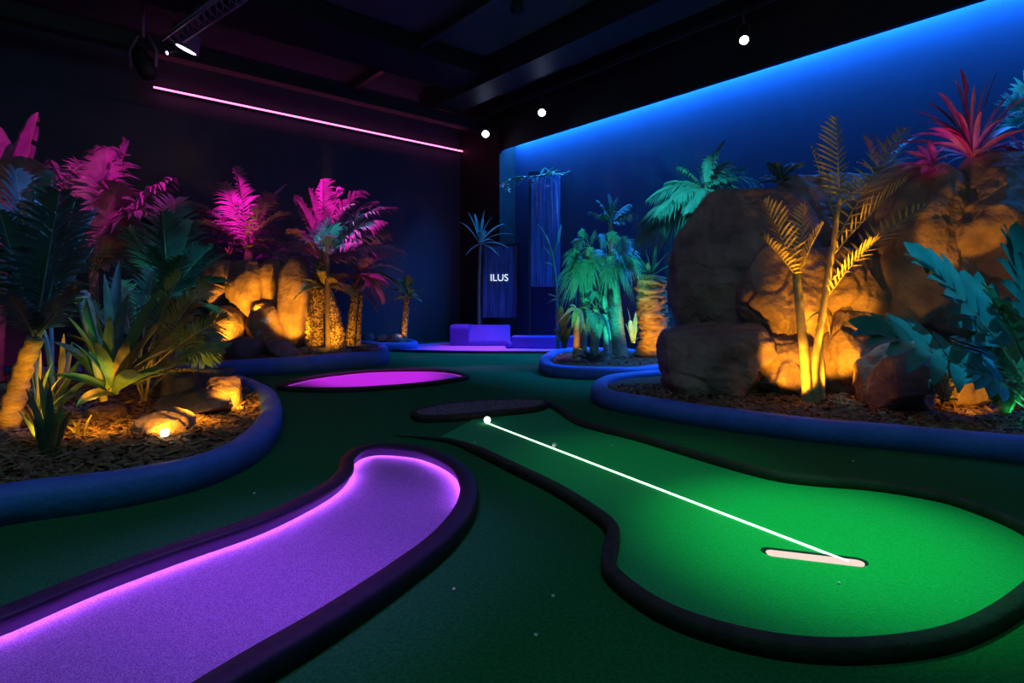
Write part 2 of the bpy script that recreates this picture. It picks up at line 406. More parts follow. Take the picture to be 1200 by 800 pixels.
# -- the flat purple lane at the back with its ramp block
bk = [XY(452, 14.35), XY(520, 13.75), XY(600, 13.65), XY(668, 13.7), XY(672, 14.6), XY(610, 16.3), XY(560, 16.9), XY(500, 16.0)]
bp = resample(spline(bk, 6, True), .12, True)
if area2(bp) < 0: bp.reverse()
rt = empty('minigolf_lane', XY(560, 15), 'long magenta lane at the back below the ramp block', 'minigolf lane')
bnn = normals2(bp, True)
bm = bmesh.new(); rail(bm, bp, .1, .06, True); obj('rail', bm, M['railp'], rt)
bm = bmesh.new(); slab(bm, [p+n*.03 for p, n in zip(bp, bnn)], 0, .05); obj('carpet', bm, M['magenta'], rt, smooth=False)
def wedge(bm, p0, p1, depth, z0, zf, zt, lean):
    """block with a sloping front between ground points p0 and p1"""
    d = (p1-p0).normalized(); n = Vector((-d.y, d.x, 0))
    if n.y < 0: n = -n
    q = []
    for p in (p0, p1):
        q.append([bm.verts.new(p+UP*z0), bm.verts.new(p+UP*zf), bm.verts.new(p+n*lean+UP*zt), bm.verts.new(p+n*depth+UP*zt), bm.verts.new(p+n*depth+UP*z0)])
    for i in range(5): bm.faces.new((q[0][i], q[1][i], q[1][(i+1) % 5], q[0][(i+1) % 5]))
    bm.faces.new(q[0][::-1]); bm.faces.new(q[1])
    bmesh.ops.recalc_face_normals(bm, faces=bm.faces)
    es = list(bm.edges); bmesh.ops.bevel(bm, geom=es, offset=.02, segments=2, affect='EDGES')
Yr = 15.2
rt = empty('ramp_block', XY(562, Yr), 'purple carpeted ramp block standing at the back of the hall', 'ramp')
bm = bmesh.new(); wedge(bm, XY(549, Yr), XY(598, Yr), .7, .05, .16, .58, .42); obj('slope', bm, M['box'], rt, smooth=False)
bm = bmesh.new(); wedge(bm, XY(527, Yr+.05), XY(549, Yr-.01), .7, .05, .52, .6, .06); obj('side_block', bm, M['box'], rt, smooth=False)
o = None
bm = bmesh.new(); add_box(bm, XY(640, 14.6)+UP*.2, (1.75, .6, .3), -.1, .03); o = obj('step_block', bm, M['box'], smooth=False)
props(o, 'low violet block right of the ramp at the back', 'block')
bm = bmesh.new(); bmesh.ops.create_uvsphere(bm, u_segments=16, v_segments=10, radius=.1); bmesh.ops.translate(bm, vec=XY(596, 14.4)+UP*.145, verts=bm.verts)
o = obj('golf_ball', bm, M['box']); props(o, 'purple ball at the foot of the ramp block', 'ball')

# -- light line, ball, hole slot
p0, p1 = G(571, 493.5, .03), G(994, 656, .02)
p0.z = p1.z = .012; d = (p1-p0).normalized()
rt = empty('light_line', (p0+p1)/2, 'thin white glowing line across the green putting lane', 'light line')
bm = bmesh.new(); add_box(bm, (p0+p1)/2, ((p1-p0).length, .009, .010), rot=d.to_track_quat('X', 'Z').to_matrix().to_4x4()); obj('glowing_line', bm, M['line'], rt, smooth=False)
bm = bmesh.new(); bmesh.ops.create_uvsphere(bm, u_segments=20, v_segments=12, radius=.036); bmesh.ops.translate(bm, vec=Vector((p0.x, p0.y, .044)), verts=bm.verts)
o = obj('golf_ball', bm, M['ball']); props(o, 'white glowing golf ball at the far end of the light line', 'ball')
bm = bmesh.new(); q = G(650, 522.5, .02); bmesh.ops.create_icosphere(bm, subdivisions=2, radius=.022); bmesh.ops.translate(bm, vec=Vector((q.x, q.y, .03)), verts=bm.verts)
o = obj('golf_ball', bm, M['white']); props(o, 'tiny white ball lying on the light line', 'ball')
a, b = G(908, 650), G(1001, 661); d = (b-a).normalized(); n = Vector((-d.y, d.x, 0))
def capsule(r, sh=0, ext=0):
    pts = []
    for k in range(13): t = PI/2+PI*k/12; pts.append(a-d*ext+d*math.cos(t)*r+n*(math.sin(t)*r+sh))
    for k in range(13): t = -PI/2+PI*k/12; pts.append(b+d*ext+d*math.cos(t)*r+n*(math.sin(t)*r+sh))
    return pts
rt = empty('hole_slot', (a+b)/2, 'long rounded slot glowing pinkish white in the green carpet', 'hole')
bm = bmesh.new(); slab(bm, capsule(.045, .016, .02), 0, .011); obj('rim', bm, M['black'], rt, smooth=False)
bm = bmesh.new(); slab(bm, capsule(.033, -.008, .01), .0, .014); o = obj('glowing_plate', bm, M['slot'], rt, smooth=False)
# small scraps on the carpet
for i, (x, y, l) in enumerate([(717, 523, 'white scrap beside the near rail of the green lane'), (556, 519, 'tiny white tee by the tip of the near rail'), (298, 579, 'white speck on dark carpet below left kerb'),
        (532, 692, 'white speck on dark carpet right of the purple lane'), (648, 700, 'white speck on dark carpet left of the round green'), (628, 746, 'white speck on the carpet nearest the camera'),
        (1000, 541, 'white speck behind the far rail of the green'), (983, 686, 'white speck on green carpet below the slot')]):
    bm = bmesh.new(); bmesh.ops.create_icosphere(bm, subdivisions=1, radius=.009); q = G(x, y)
    bmesh.ops.translate(bm, vec=Vector((q.x, q.y, .012 if 'green carpet' in l else .007)), verts=bm.verts)
    o = obj('paper_scrap', bm, M['white']); props(o, l, 'scrap', 'white specks on the carpet')

# ------------------------------------------------------------------ rocks
def rock_bm(c, r, seed, cuts=12, amp=.06, sub=6, box=2.6, rz=0.0, cut=(.72, .95), crack=1.0):
    rnd = random.Random(seed); bm = bmesh.new()
    bmesh.ops.create_icosphere(bm, subdivisions=sub, radius=1)
    planes = []
    for _ in range(cuts):
        v = Vector((rnd.gauss(0, 1), rnd.gauss(0, 1), rnd.gauss(0, .9))).normalized(); planes.append((v, rnd.uniform(*cut)))
    off = Vector((seed*3.1, seed*1.7, seed*.9))
    R = Matrix.Rotation(rz, 3, 'Z'); rm = max(r)
    for v in bm.verts:
        n = v.co.normalized()
        k = (abs(n.x)**box+abs(n.y)**box+abs(n.z)**box)**(-1/box)
        p = n*k
        for pn, pd in planes:
            dd = p.dot(pn)-pd
            if dd > 0: p -= pn*dd*.93
        q = p*1.2+off
        dsp = noise.noise(q)*1.2+noise.noise(q*2.3)*.6+noise.noise(q*5)*.28
        w = Vector((p.x*r[0], p.y*r[1], p.z*r[2])); qq = w*1.0+off
        fine = noise.noise(qq*5)*.016+noise.noise(qq*11)*.010+noise.noise(qq*24)*.006
        st = abs(noise.noise(Vector((qq.x*3, qq.y*3, qq.z*9))))*.02
        wq = qq*.95+Vector((noise.noise(qq*2), noise.noise(qq*2+Vector((4, 4, 4))), noise.noise(qq*2+Vector((8, 1, 3)))))*.22
        d = noise.voronoi(wq)[0]
        gr = max(0, 1-(d[1]-d[0])/.06)*.035*crack
        p += n*dsp*amp
        w = Vector((p.x*r[0], p.y*r[1], p.z*r[2]))+n*(fine-st-gr)*min(1, rm*1.4)
        v.co = R @ w+c
    return bm
def rock(px, Y, ry, seed, label, m='rock', group=None, name='boulder', **k):
    x0, y0, x1, y1 = px
    c = P((x0+x1)/2, (y0+y1)/2, Y); rx = (x1-x0)/2*Y/F; rz = (y1-y0)/2*Y/F
    o = obj(name, rock_bm(c, (rx, ry, rz), seed, **k), M[m]); return props(o, label, 'rock', group)
# right hand outcrop
g = 'boulders of the right hand outcrop'
rock((786, 222, 950, 408), 7.9, .8, 11, 'big dark rounded boulder forming the left shoulder of the outcrop', group=g, box=3, cut=(.8, 1.05))
rock((768, 372, 912, 478), 7.25, .75, 5, 'broad low boulder at the left foot of the outcrop', group=g, box=3, cut=(.78, 1.0))
rock((866, 285, 970, 418), 7.12, .5, 23, 'yellow lit boulder behind the left cane palm stem', group=g, box=3.2, cut=(.8, 1.05))
rock((872, 392, 958, 482), 7.0, .5, 8, 'squat yellow lit boulder left of the cane palm foot', group=g, box=3.4, cut=(.8, 1.05))
rock((938, 288, 1036, 415), 7.15, .5, 31, 'yellow lit boulder between the two cane palm crowns', group=g, box=3, cut=(.8, 1.05))
rock((950, 362, 1032, 478), 6.95, .5, 14, 'upright yellow lit slab right of the cane palm foot', group=g, box=3.4, cut=(.8, 1.05))
rock((890, 205, 1050, 330), 8.2, .6, 44, 'dark boulder at the back on top of the outcrop', group=g, box=3)
rock((1005, 195, 1125, 440), 7.2, .8, 17, 'tall dark boulder right of the cane palm', group=g, box=3, cut=(.8, 1.0))
rock((1080, 184, 1290, 345), 6.9, 1.0, 29, 'huge overhanging boulder at the top right of the outcrop', group=g, box=2.8, cut=(.8, 1.05))
rock((1090, 310, 1290, 480), 7.0, .7, 36, 'dark boulder behind the large teal leaves', group=g, box=3)
rock((1010, 398, 1104, 496), 6.0, .38, 41, 'dark front boulder right of the yellow slab', group=g, box=3, cut=(.75, 1.0))
rock((1095, 405, 1165, 482), 6.05, .3, 55, 'small brown rock lit by a warm lamp under the teal leaves', group=g, amp=.1)
# middle left outcrop
g = 'boulders of the middle left outcrop'
rock((240, 304, 282, 365), 12.2, .5, 61, 'yellow lit slab at the left end of the rock wall', group=g, sub=4, box=3.2, cut=(.8, 1.05))
rock((270, 305, 314, 372), 12.0, .4, 62, 'bright yellow block in the upper middle of the rock wall', group=g, sub=4, box=3.8, cut=(.85, 1.1))
rock((306, 304, 338, 370), 12.2, .4, 63, 'dark block between two yellow ones in the rock wall', group=g, sub=4, box=3.4, cut=(.85, 1.1))
rock((329, 302, 364, 408), 11.9, .45, 64, 'tall yellow block at the right end of the rock wall', group=g, sub=4, box=3.2, cut=(.82, 1.1))
rock((284, 354, 338, 414), 11.7, .45, 65, 'dark round boulder at the bottom of the rock wall', group=g, sub=4)
rock((240, 358, 290, 418), 11.7, .5, 66, 'yellow lit boulder at the lower left of the rock wall', group=g, sub=4)
g = 'loose rocks at the foot of the middle left outcrop'
rock((267, 390, 311, 424), 10.4, .3, 71, 'larger violet grey rock on the kerb below the rock wall', 'rockg', g, 'rock', sub=3, cuts=9, cut=(.6, .85))
rock((307, 396, 350, 424), 10.5, .3, 72, 'wide violet grey rock next to the larger one on the kerb', 'rockg', g, 'rock', sub=3, cuts=9, cut=(.6, .85))
rnd = random.Random(4)
for i, (x, s, l) in enumerate([(354, 9, 'small grey stone right of the wide kerb rock'), (368, 8, 'small grey stone below the left shaggy trunk'), (380, 9, 'small grey stone between the shaggy trunks'), (393, 8, 'small grey stone right of the shaggy trunks'), (405, 7, 'small grey stone at the end of the straight kerb')]):
    rock((x-s, 414-s*.9, x+s, 414+s*.9), 11.0, s*11/F, 80+i, l, 'rockg', 'small stones on the middle left bed', 'stone', sub=3, cuts=8)
for i, (x, y, s, l) in enumerate([(428, 396, 12, 'pinkish rock beside the thin trunks'), (447, 397, 9, 'middle pinkish rock behind the low blue kerb'), (462, 398, 13, 'pinkish rock at the foot of the small palm')]):
    rock((x-s, y-s*.6, x+s, y+s*.75), 14.75, s*14/F*.8, 90+i, l, 'rockg', 'pinkish rocks behind the low blue kerb', 'rock', sub=3)
# middle right
rock((782, 345, 806, 428), 11.6, .35, 101, 'orange lit rock peeping out beside the big outcrop', sub=4, box=3)
# near left bed
g = 'rocks in the near left bed'
rock((162, 478, 222, 532), 4.75, .26, 111, 'rounded rock with lit lower edge behind the little lamp', group=g, box=3)
rock((182, 455, 268, 490), 5.5, .25, 112, 'flat dark slab rock leaning over the mulch', group=g, cut=(.6, .9))
rock((234, 438, 284, 492), 6.05, .25, 113, 'orange lit rock at the right end of the near bed', group=g, cut=(.7, .95))
rock((195, 428, 258, 470), 6.6, .3, 114, 'dark grey rock at the back of the near bed', 'rockg', g)
rock((250, 430, 275, 446), 7.2, .15, 115, 'small grey rock behind the near bed kerb', 'rockg', g, sub=4)
rock((102, 474, 144, 506), 5.2, .2, 116, 'brown mossy lump below the strap leaves', 'mulch', g, sub=4, amp=.12)

# ------------------------------------------------------------------ plants
def qb(a, c, b, t): return a*(1-t)**2+c*2*t*(1-t)+b*t*t
def qt(a, c, b, t): return ((c-a)*(1-t)+(b-c)*t).normalized()
def frame(tan, roll):
    s = tan.cross(UP)
    if s.length < .15: s = tan.cross(Vector((0, 1, .3)))
    s.normalize(); s = Matrix.Rotation(roll, 3, tan) @ s
    return s, s.cross(tan).normalized()
def leaflet(bm, p, d, wd, L, lw, droop, seg=3, prof=(.45, 1, .8, .05), fold=None):
    prev = None
    for k in range(seg+1):
        u = k/seg
        q = p+d*L*u-UP*droop*L*u*u
        w = wd*lw*.5*prof[k]
        a, b = bm.verts.new(q-w), bm.verts.new(q+w)
        if prev: bm.faces.new((prev[0], prev[1], b, a))
        prev = (a, b)
def f_pin(bm, a, b, arch, w, rnd, n=26, lw=.035, droop=.35, start=.12, roll=None, ang=(1.1, .5), rr=.011):
    c = (a+b)/2+UP*arch; roll = rnd.uniform(-.6, .6) if roll is None else roll
    add_tube(bm, [qb(a, c, b, k/8) for k in range(9)], [rr*(1-.8*k/8) for k in range(9)], 4)
    for i in range(n):
        t = start+(1-start)*(i+.5)/n
        p = qb(a, c, b, t); tan = qt(a, c, b, t); s, nr = frame(tan, roll)
        pr = math.sin(PI*(.12+.86*(t-start)/(1-start)))**.6
        al = lerp(ang[0], ang[1], t)*rnd.uniform(.88, 1.1)
        for sg in (-1, 1):
            d = (tan*math.cos(al)+s*sg*math.sin(al)+nr*.28).normalized()
            wd = (tan-d*tan.dot(d)).normalized()
            leaflet(bm, p, d, wd, w*pr*rnd.uniform(.85, 1.1), lw, droop*rnd.uniform(.6, 1.3))
def f_fan(bm, a, b, arch, w, rnd, n=22, lw=.06, droop=.3, spread=2.3, roll=None, rr=.010, petiole=.5):
    c = (a+b)/2+UP*arch; roll = rnd.uniform(-.8, .8) if roll is None else roll
    hub = a.lerp(b, petiole)+UP*arch*.5
    c2 = (a+hub)/2+UP*arch*.4
    add_tube(bm, [qb(a, c2, hub, k/5) for k in range(6)], [rr*(1-.5*k/5) for k in range(6)], 4)
    tan = (b-hub).normalized(); L0 = (b-hub).length; s, nr = frame(tan, roll)
    for i in range(n):
        al = -spread+2*spread*(i+.5)/n
        d = (tan*math.cos(al)+s*math.sin(al)+nr*rnd.uniform(.0, .25)).normalized()
        wd = nr.cross(d).normalized()
        leaflet(bm, hub, d, wd, L0*(1-.25*(abs(al)/spread)**2)*rnd.uniform(.88, 1.08), lw, droop*rnd.uniform(.5, 1.4), prof=(.3, 1.2, .8, .06))
def f_strap(bm, a, b, arch, w, rnd, seg=10, droop=0, roll=None, fold=.35, **k):
    c = (a+b)/2+UP*arch; roll = rnd.uniform(-.7, .7) if roll is None else roll
    prev = None
    for i in range(seg+1):
        t = i/seg; p = qb(a, c, b, t); tan = qt(a, c, b, t); s, nr = frame(tan, roll)
        ww = w*.5*(math.sin(PI*min(1, .16+.84*t))**.75 if t > .3 else lerp(.45, 1, t/.3)*math.sin(PI*(.16+.84*.3))**.75)+.001
        r = [bm.verts.new(p-s*ww+nr*ww*fold), bm.verts.new(p-s*ww*.5+nr*ww*fold*.4), bm.verts.new(p), bm.verts.new(p+s*ww*.5+nr*ww*fold*.4), bm.verts.new(p+s*ww+nr*ww*fold)]
        if prev:
            for j in range(4): bm.faces.new((prev[j], prev[j+1], r[j+1], r[j]))
        prev = r
def f_broad(bm, a, b, arch, w, rnd, seg=22, droop=.3, roll=None, rr=.014, tears=.25, start=.2, **k):
    c = (a+b)/2+UP*arch; roll = rnd.uniform(-.6, .6) if roll is None else roll
    add_tube(bm, [qb(a, c, b, k/8) for k in range(9)], [rr*(1-.75*k/8) for k in range(9)], 5)
    for sg in (-1, 1):
        prev = None
        for i in range(seg+1):
            u = i/seg; t = start+(1-start)*u
            p = qb(a, c, b, t); tan = qt(a, c, b, t); s, nr = frame(tan, roll)
            ww = w*.5*max(.03, math.sin(PI*(.06+.93*u)))**.55*rnd.uniform(.93, 1.05)
            d = (s*sg+tan*.35).normalized()
            r = [bm.verts.new(p+nr*.004)]+[bm.verts.new(p+d*ww*q+nr*ww*.22*math.sin(q*2.6)-UP*droop*ww*q*q) for q in (.33, .67, 1)]
            if prev and not (rnd.random() < tears):
                for j in range(3): bm.faces.new((prev[j], prev[j+1], r[j+1], r[j]) if sg > 0 else (prev[j+1], prev[j], r[j], r[j+1]))
            elif prev:  # torn: a notch from the margin to halfway
                bm.faces.new((prev[0], prev[1], r[1], r[0]))
            prev = r
def f_split(bm, a, b, arch, w, rnd, n=8, lw=.13, droop=.2, start=.25, roll=None, rr=.013, **k):
    c = (a+b)/2+UP*arch; roll = rnd.uniform(-.4, .4) if roll is None else roll
    add_tube(bm, [qb(a, c, b, k/8) for k in range(9)], [rr*(1-.7*k/8) for k in range(9)], 5)
    for i in range(n):
        t = start+(1-start)*(i+.5)/n
        p = qb(a, c, b, t); tan = qt(a, c, b, t); s, nr = frame(tan, roll)
        pr = math.sin(PI*(.2+.72*(i+.5)/n))**.5
        al = lerp(1.12, .18, (i+.5)/n)
        for sg in (-1, 1):
            d = (tan*math.cos(al)+s*sg*math.sin(al)+nr*.15).normalized()
            wd = (tan-d*tan.dot(d)).normalized(); L = w*.5*pr*rnd.uniform(.9, 1.1); prev = None
            for kk, pw in enumerate((1.0, 1.0, 1.05, 1.0, .7, .15)):
                u = kk/5; q = p+d*L*u-UP*droop*L*u*u
                wv = wd*lw*.5*pw; m_ = nr*lw*.10*(1 if u else 0)
                r = [bm.verts.new(q-wv+m_), bm.verts.new(q), bm.verts.new(q+wv+m_)]
                if prev:
                    for j in range(2): bm.faces.new((prev[j], prev[j+1], r[j+1], r[j]))
                prev = r
STY = {'pin': f_pin, 'fan': f_fan, 'strap': f_strap, 'broad': f_broad, 'split': f_split}
PART = {'pin': 'frond', 'fan': 'fan_leaf', 'strap': 'leaf', 'broad': 'leaf', 'split': 'leaf'}
def leaf(root, style, a, b, arch, w, m, rnd, part=None, **k):
    bm = bmesh.new(); STY[style](bm, a, b, arch, w, rnd, **k)
    nt = {'pin': 34, 'fan': 22, 'broad': 42, 'split': 42}.get(style, 0)
    bm.faces.ensure_lookup_table()
    for f in bm.faces[:nt]: f.material_index = 1
    return obj(part or PART[style], bm, [m, M['vein']] if nt else m, root)
def trunk(root, pts, r0, r1, m, rings=.09, amp=.10, rough=0.0, n=12, name='trunk', flare=1.25):
    path = resample(spline(pts, 8), .035); m_ = len(path); rad = []; acc = 0
    for i in range(m_):
        t = i/(m_-1); acc += .035
        saw = (acc % rings)/rings
        rad.append(lerp(r0, r1, t)*(1+amp*(saw-.5))*(1+(flare-1)*max(0, 1-t*8)))
    bm = bmesh.new(); add_tube(bm, path, rad, n)
    if rough:
        for v in bm.verts:
            nn = v.normal if v.normal.length > .1 else UP
            k = noise.noise(v.co*24)*rough
            v.co += Vector((noise.noise(v.co*30), noise.noise(v.co*30+Vector((7, 1, 2))), 0))*rough
    return obj(name, bm, m, root)
def plant(name, label, cat, bedk, bpx, Y, tr=None, r=(.1, .07), tm='trunk', crown=None, tips=(), style='pin', m='leafp', w=.5, arch=.25, extra=0, R=1.0, seed=1, group=None, tk={}, up=.2, base_z=None, **k):
    """tr: pixel way points of the trunk; tips: (px, py, depth offset) of leaf tips, all at depth Y"""
    rnd = random.Random(seed)
    b = XY(bpx, Y); b.z = (soilz(bedk, b)-.02) if base_z is None else base_z
    rt = empty(name, b, label, cat, group)
    cr = P(crown[0], crown[1], Y) if crown else b.copy()
    if tr is not None:
        trunk(rt, [b-UP*.05]+[P(x, y, Y+dz) for x, y, dz in tr]+[cr], r[0], r[1], M[tm], **tk)
    tl = [P(x, y, Y+dy) for x, y, dy in tips]
    for _ in range(extra):
        az = rnd.uniform(0, 2*PI); el = rnd.uniform(up-.5, up+.7)
        tl.append(cr+Vector((math.cos(az)*math.cos(el), math.sin(az)*math.cos(el), math.sin(el)))*R*rnd.uniform(.7, 1.1))
    ml = m if isinstance(m, (list, tuple)) else [m]
    for i, t in enumerate(tl):
        L = (t-cr).length
        leaf(rt, style, cr+Vector((rnd.uniform(-.03, .03), rnd.uniform(-.03, .03), 0)), t, arch*L*rnd.uniform(.7, 1.3), w*L if style in ('pin',) else w, M[ml[i % len(ml)]], rnd, **k)
    return rt, cr

# --- near left bed
plant('palm_tree', 'palm with ringed yellow lit trunk at the left edge of the picture', 'palm', 'left', 8, 4.6,
      [(14, 480, 0), (30, 425, 0)], (.085, .06), 'trunk', (42, 395), [(0, 250, -.3), (62, 205, .2), (18, 200, .1), (88, 235, -.2), (110, 290, .2), (-25, 330, -.2), (95, 335, -.3), (-40, 280, .3), (70, 225, -.4), (10, 345, -.5), (112, 250, .4)],
      'pin', 'leafd', .34, .06, seed=3, n=34, lw=.032, droop=.45, tk=dict(rings=.13, amp=.34))
plant('banana_plant', 'banana plant with wide torn pink leaves at the top left', 'plant', 'left', -10, 7.2, [(5, 320, 0)], (.10, .05), 'stem', (8, 300),
      [(45, 132, 0), (-12, 140, .2), (30, 185, -.6), (-45, 180, -.3), (60, 230, -.3)], 'broad', 'leafp', .9, .12, seed=5, tears=.24, start=.1)
plant('feather_palm', 'pink lit palm with arching torn leaves behind the near bed', 'palm', 'left', 105, 6.9, [(108, 380, 0)], (.09, .05), 'stem', (110, 318),
      [(198, 210, 0), (150, 170, .2), (125, 175, -.2), (92, 190, .2), (60, 190, 0), (185, 245, -.3), (165, 285, .2), (70, 245, -.3), (140, 215, -.4), (60, 290, .1)], 'pin', 'leafp', .42, .22, seed=8, n=36, lw=.052, droop=.7)
plant('fan_palm', 'dense dark palm with stiff spreading fronds at the right of the near bed', 'palm', 'left', 195, 6.3, [(195, 420, 0)], (.09, .07), 'stem', (196, 350),
      [(248, 290, 0), (262, 330, .1), (258, 370, -.2), (225, 262, .2), (190, 250, 0), (150, 268, .1), (135, 310, 0), (250, 400, -.3), (215, 300, -.4), (175, 290, -.4), (235, 350, -.5), (150, 355, -.4), (205, 235, .4), (265, 300, .4), (240, 425, -.2), (160, 245, .5)],
      'pin', ['leafd', 'leafd', 'leafg'], .40, .12, seed=12, n=36, lw=.028, droop=.3)
plant('strap_leaf_plant', 'big rosette of long arching olive green strap leaves in the near bed', 'plant', 'left', 133, 4.95, None, crown=(132, 462),
      tips=[(76, 368, -.1), (98, 338, 0), (122, 320, .1), (150, 345, -.1), (188, 340, 0), (205, 362, -.2), (232, 425, -.3), (82, 400, -.2), (60, 440, -.2), (150, 400, -.5), (110, 400, -.45), (215, 395, .1), (175, 375, .3), (90, 475, -.5), (212, 440, -.4), (170, 440, -.6), (128, 370, -.3), (240, 400, -.2), (60, 400, .2), (140, 305, .3)],
      style='strap', m=['leafg', 'leafy', 'leafg', 'leafd'], w=.105, arch=.16, seed=14)
plant('strap_leaf_plant', 'dark tangle of narrow leaves between ringed trunk and strap leaf rosette', 'plant', 'left', 62, 5.3, None, crown=(64, 480),
      tips=[(30, 400, 0), (50, 380, .1), (75, 390, -.1), (95, 420, -.1), (110, 445, -.2), (40, 430, -.2), (22, 450, -.1), (100, 465, -.3), (85, 400, .2), (60, 370, .2), (115, 400, .3), (20, 420, .3)], style='strap', m=['leafd', 'leafg', 'leafy'], w=.055, arch=.16, seed=15)
plant('spiky_plant', 'low dark spiky plant in the mulch near the left kerb', 'plant', 'left', 62, 4.15, None, crown=(62, 542),
      tips=[(30, 455, 0), (45, 440, .1), (58, 450, -.1), (75, 462, 0), (84, 480, -.1), (95, 470, .1), (40, 490, -.2), (70, 490, -.25), (20, 480, .1), (50, 470, .2)], style='strap', m=['leafd', 'leafg'], w=.06, arch=.10, seed=16)
plant('grass_tuft', 'small yellow lit grass tuft on the mulch', 'grass', 'left', 93, 4.55, None, crown=(93, 521),
      tips=[(75, 498, 0), (84, 492, .1), (95, 490, -.1), (105, 494, 0), (116, 502, -.1), (120, 512, .1), (70, 508, -.1), (108, 485, .1), (88, 500, -.2), (100, 503, -.2), (112, 518, -.15)], style='strap', m='leafy', w=.018, arch=.25, seed=17)
plant('grass_tuft', 'sparse dry grass stems leaning over the flat slab rock', 'grass', 'left', 172, 5.6, None, crown=(170, 470),
      tips=[(150, 395, 0), (185, 388, 0), (210, 392, .1), (228, 405, 0), (232, 428, -.1), (198, 400, -.2), (160, 400, .2), (216, 430, .2), (180, 420, -.2), (140, 420, .1)], style='strap', m='leafy', w=.02, arch=.3, seed=18)
plant('feather_palm', 'low olive palm with stiff comb like fronds reaching right over the near bed rocks', 'palm', 'left', 158, 5.5, None, crown=(160, 450),
      tips=[(212, 322, 0), (244, 335, .1), (266, 372, 0), (262, 408, -.1), (246, 436, -.3), (180, 318, .2), (100, 350, .1), (88, 395, .2), (225, 370, -.4), (140, 330, .3)], style='pin', m=['leafg', 'leafy', 'leafd'], w=.30, arch=.16, seed=19, n=26, lw=.02, droop=.35, start=.35)
plant('grass_tuft', 'wiry yellow green grass clump right of the ringed trunk', 'grass', 'left', 45, 4.7, None, crown=(46, 500),
      tips=[(20, 440, 0), (32, 420, .1), (48, 410, 0), (62, 425, -.1), (74, 440, 0), (84, 460, -.1), (28, 470, -.2), (66, 470, -.2), (12, 465, .1), (55, 440, .2), (90, 430, .2), (40, 400, .2)], style='strap', m=['leafy', 'leafg'], w=.022, arch=.22, seed=20)
# cut flower stalk
b = P(122, 470, 5.0); t = P(96, 348, 4.95)
rt = empty('flower_stalk', b, 'thick olive stalk with blunt yellow tip above the strap leaves', 'stalk')
bm = bmesh.new(); add_tube(bm, [b, b.lerp(t, .5)+UP*.03, t], [.03, .038, .05], 10); obj('stem', bm, M['vein'], rt)
bm = bmesh.new(); bmesh.ops.create_icosphere(bm, subdivisions=3, radius=.062)
for v in bm.verts: v.co = t+v.co*(1+.25*noise.noise(v.co*30))
obj('flower_head', bm, M['cane'], rt)

# --- middle left bed
plant('feather_palm', 'pink lit feather palm rising behind the rock wall', 'palm', 'midleft', 292, 12.6, [(290, 330, 0)], (.12, .08), 'cane', (292, 292),
      [(204, 234, 0), (222, 262, -.2), (276, 196, 0), (262, 215, .3), (334, 218, .2), (341, 250, -.1), (346, 292, -.4), (240, 285, .2), (318, 228, -.4), (310, 255, .5), (232, 248, .3), (330, 272, .2)], 'pin', 'leafp', .34, .24, seed=21, n=26, lw=.05, droop=.5)
plant('fern', 'drooping violet fronds hanging over the top of the rock wall', 'plant', 'midleft', 325, 12.7, None, crown=(320, 300), tips=[(285, 292, -.5), (356, 296, -.6), (362, 312, -.5), (300, 285, 0), (345, 283, 0), (335, 308, -.7)], style='pin', m='leafp', w=.3, arch=.35, seed=22, n=18, lw=.05)
plant('spiky_plant', 'small spiky yellow grey tuft on the left top of the rock wall', 'plant', 'midleft', 266, 12.4, None, crown=(268, 300), extra=16, R=.42, style='strap', m='leafy', w=.035, arch=.1, seed=23, up=.4)
plant('palm_tree', 'large palm with shaggy golden trunk and pink and cyan crown', 'palm', 'midleft', 369, 11.3, [(370, 370, 0), (374, 335, 0)], (.19, .12), 'shag', (378, 308),
      [(346, 232, 0), (352, 250, .4), (378, 212, .1), (400, 222, .2), (426, 226, 0), (412, 240, -.3), (462, 244, 0), (440, 238, .3), (470, 296, 0), (436, 312, -.3), (455, 275, .3), (340, 290, .2), (338, 270, -.3), (362, 222, -.2), (420, 285, -.5), (448, 262, -.3)], 'pin', 'leafp', .33, .28, seed=24, n=28, lw=.05, droop=.55, tk=dict(amp=.25, rings=.1, rough=.04, n=18))
plant('fan_palm', 'cyan lit palm tuft in the middle of the large pink crown', 'palm', 'midleft', 385, 11.0, [(384, 350, 0)], (.06, .05), 'stem', (384, 300),
      [(362, 262, -.1), (375, 252, 0), (392, 250, -.1), (345, 268, 0), (402, 268, 0), (385, 270, -.3), (368, 285, -.2)], 'fan', 'leafc', .1, .1, seed=25, n=20, lw=.06)
plant('palm_tree', 'shorter palm with leaning shaggy golden trunk beside the large one', 'palm', 'midleft', 397, 11.1, [(393, 380, 0), (386, 355, 0)], (.17, .12), 'shag', (380, 338),
      [(350, 328, -.2), (345, 350, -.2), (405, 322, -.2), (414, 345, -.2), (365, 318, 0), (395, 318, 0), (355, 340, -.4), (400, 335, -.5), (375, 318, -.4)], 'pin', 'leafy', .3, .3, seed=26, n=22, lw=.04, tk=dict(amp=.25, rings=.1, rough=.04, n=18))
plant('palm_tree', 'slim palm with violet and cyan fronds right of the golden trunks', 'palm', 'midleft', 409, 12.6, [(412, 380, 0), (416, 345, 0)], (.11, .08), 'shag', (420, 322),
      [(445, 285, 0), (436, 304, -.3), (470, 318, 0), (466, 335, .2), (447, 355, -.2), (400, 300, 0), (405, 325, -.3), (455, 298, .3), (430, 290, .1), (452, 335, -.4), (395, 340, 0), (475, 345, .1)], 'pin', ['leafp', 'leafp', 'leafc'], .34, .3, seed=27, n=24, lw=.05, tk=dict(rough=.03, amp=.2))
